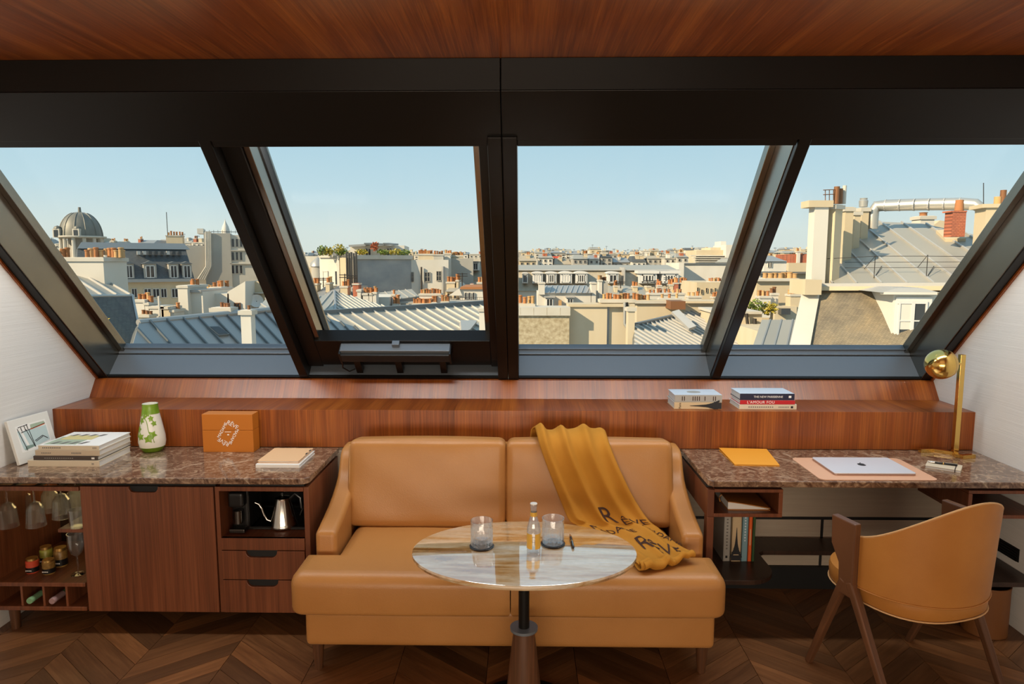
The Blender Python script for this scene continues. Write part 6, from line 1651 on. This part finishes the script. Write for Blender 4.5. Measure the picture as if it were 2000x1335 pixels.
# snow guard wires with their brackets
for x in (1710, 1812):
    m = MB(); b0 = atplane(x - 3, 543, A, n); tp = b0 + Vector((0, 0, .78)); m.tube([b0, tp], .013, 5); m.tube([tp, atplane(x - 22, 525, A, n)], .011, 5); m.tube([b0, atplane(x + 12, 522, A, n) + n * .05], .013, 5); m.build('wire_bracket', 'ext_metal', T)
MB().tube([aty(1616, 505, 24.8), aty(1710, 500, 24.), aty(1812, 500, 23.2), aty(1960, 501, 22.)], .010, 5).build('wire', 'ext_metal', T)
for y in (522, 533): MB().tube([atplane(1650, y, A, n) + n * .2, atplane(1940, y, A, n) + n * .2], .009, 5).build('wire', 'ext_metal', T)
# big chimney at the frame edge
F = Face(1921, 21.5, -12.); c = F.chimney(T, 1922, 2040, 404, 520, 0, .8, 'plaster_cream', 0, cap=False); F.box(T, 'cap', 1919, 2045, 397, 404.5, -.08, .9, 'plaster_cream', parent=c)
for x, y0, r, m in ((1948, 384, .10, 'terracotta_pale'), (1958, 371, .085, 'rust'), (1972, 375, .07, 'ext_frame'), (1981, 372, .07, 'ext_frame'), (1993, 366, .09, 'rust'), (2012, 366, .09, 'rust')):
    q = F.pt(x, 398, .35); z1 = F.pt(x, y0, .35).z; MB().lathe([(r, q.z), (r, z1)], 12, (q.x, q.y, 0)).build('chimney_pot', m, c, smooth=True)
MB().tube([aty(1921, 440, 24.), aty(1921, 357, 24.)], .014, 5).build('antenna', 'ext_metal', T)
# ---- distant roofscape
labels = {'plaster_white': 'distant white rendered house in the far roofscape', 'plaster_cream': 'distant cream rendered house in the far roofscape', 'plaster_grey': 'distant grey rendered house in the far roofscape', 'plaster_beige': 'distant beige rendered house in the far roofscape', 'stone_pale': 'distant pale stone house in the far roofscape'}
rr = random.Random(11)
def far_house(x, D, ytop, wpx):
    m = rr.choice(['plaster_white', 'plaster_cream', 'plaster_white', 'plaster_grey', 'plaster_beige', 'stone_pale']); hr = rr.uniform(4, 9) * 90 / D ** .9 * 1.2
    F = Face(x, D, rr.uniform(-2, 2)); T = F.thing('distant_house', labels[m], 'building', x, 'far roofscape of ' + m.split('_')[1] + ' houses')
    x0, x1 = x - wpx / 2, x + wpx / 2; ye = ytop + hr
    F.box(T, 'wall', x0, x1, ye, None, 0, 9, m)
    k = rr.random()
    if k < .6: F.roof(T, x0 - .5, x1 + .5, ytop, ye, 2.5, 9, rr.choice(['zinc', 'zinc_warm', 'slate', 'roof_grey', 'zinc_warm']), 'roof', .4)
    else: F.box(T, 'parapet', x0 - .4, x1 + .4, ye - 1, ye + .6, -.2, 9, 'stone_pale')
    if rr.random() < .45:
        ax = rr.uniform(x0 + 1, x1 - 1); hh = rr.uniform(6, 14); pa, pb = F.pt(ax, ytop + 2, 1.5), F.pt(ax, ytop - hh * 120 / D, 1.5)
        am = MB().tube([pa, pb], .05, 4)
        for q in (.75, .92):
            c_ = pa.lerp(pb, q); am.tube([c_ - Vector((.5, 0, 0)), c_ + Vector((.5, 0, 0))], .035, 4)
        am.build('antenna', 'ext_metal', T)
    nw = int(wpx / (9 if D < 140 else 8))
    if nw and wpx > 14:
        for i in range(nw):
            cx = x0 + (i + .5) * wpx / nw; w = wpx / nw * .22
            for j in range(2): F.window(T, cx - w, cx + w, ye + 3 + j * 9 * 120 / D, ye + 3 + (j * 9 + 5.5) * 120 / D, -.05, 1, fr=m)
    for _ in range(rr.choice([1, 1, 2])):
        cx = rr.uniform(x0, x1 - 3); cw = rr.uniform(4, 10) * 110 / D
        F.chimney(T, cx, min(cx + cw, x1), ytop - rr.uniform(1, 4) * 110 / D, ye + 4, 1, 2.2, rr.choice(['plaster_white', 'plaster_cream', 'brick_rows', 'plaster_cream']), rr.choice([0, 2, 3, 4]) if D < 170 else 0, .7, pr=.2)
def far_row(x, xe, d0, d1, y0, y1, w0, w1):
    while x < xe:
        w = rr.uniform(w0, w1); far_house(x + w / 2, rr.uniform(d0, d1), rr.uniform(y0, y1), w); x += w * 1.10
far_row(525, 1010, 215, 235, 487, 496, 14, 28)
far_row(990, 1610, 300, 325, 482, 490, 12, 24)
far_row(1018, 1610, 205, 225, 487, 496, 14, 30)
far_row(520, 600, 110, 116, 500, 508, 18, 28)
far_row(985, 1345, 128, 136, 495, 505, 18, 38)
far_row(1425, 1595, 112, 120, 497, 508, 18, 34)
far_row(5, 530, 150, 162, 463, 474, 22, 40)
far_row(560, 965, 90, 94, 522, 536, 24, 40)
far_row(1190, 1335, 73, 76, 556, 563, 18, 34)
far_row(1425, 1480, 66, 69, 540, 556, 16, 26)
far_row(870, 985, 62, 64, 552, 560, 16, 26)
far_row(610, 700, 60, 62, 556, 562, 16, 26)
F = Face(1078, 140.); T = F.thing('awning_house', 'distant house with red roof awning and dark shutters', 'building', 1085); F.box(T, 'wall', 1078, 1122, 500, None, 0, 8, 'plaster_white'); slabp(MB(), [F.pt(1078, 500, -1), F.pt(1091, 500, -1), F.pt(1091, 511, -1)], (0, 2, 0)).build('awning', 'awning_red', T)
for a in (1098, 1107): F.window(T, a, a + 5, 501, 513, -.1, 1, fr='plaster_white')
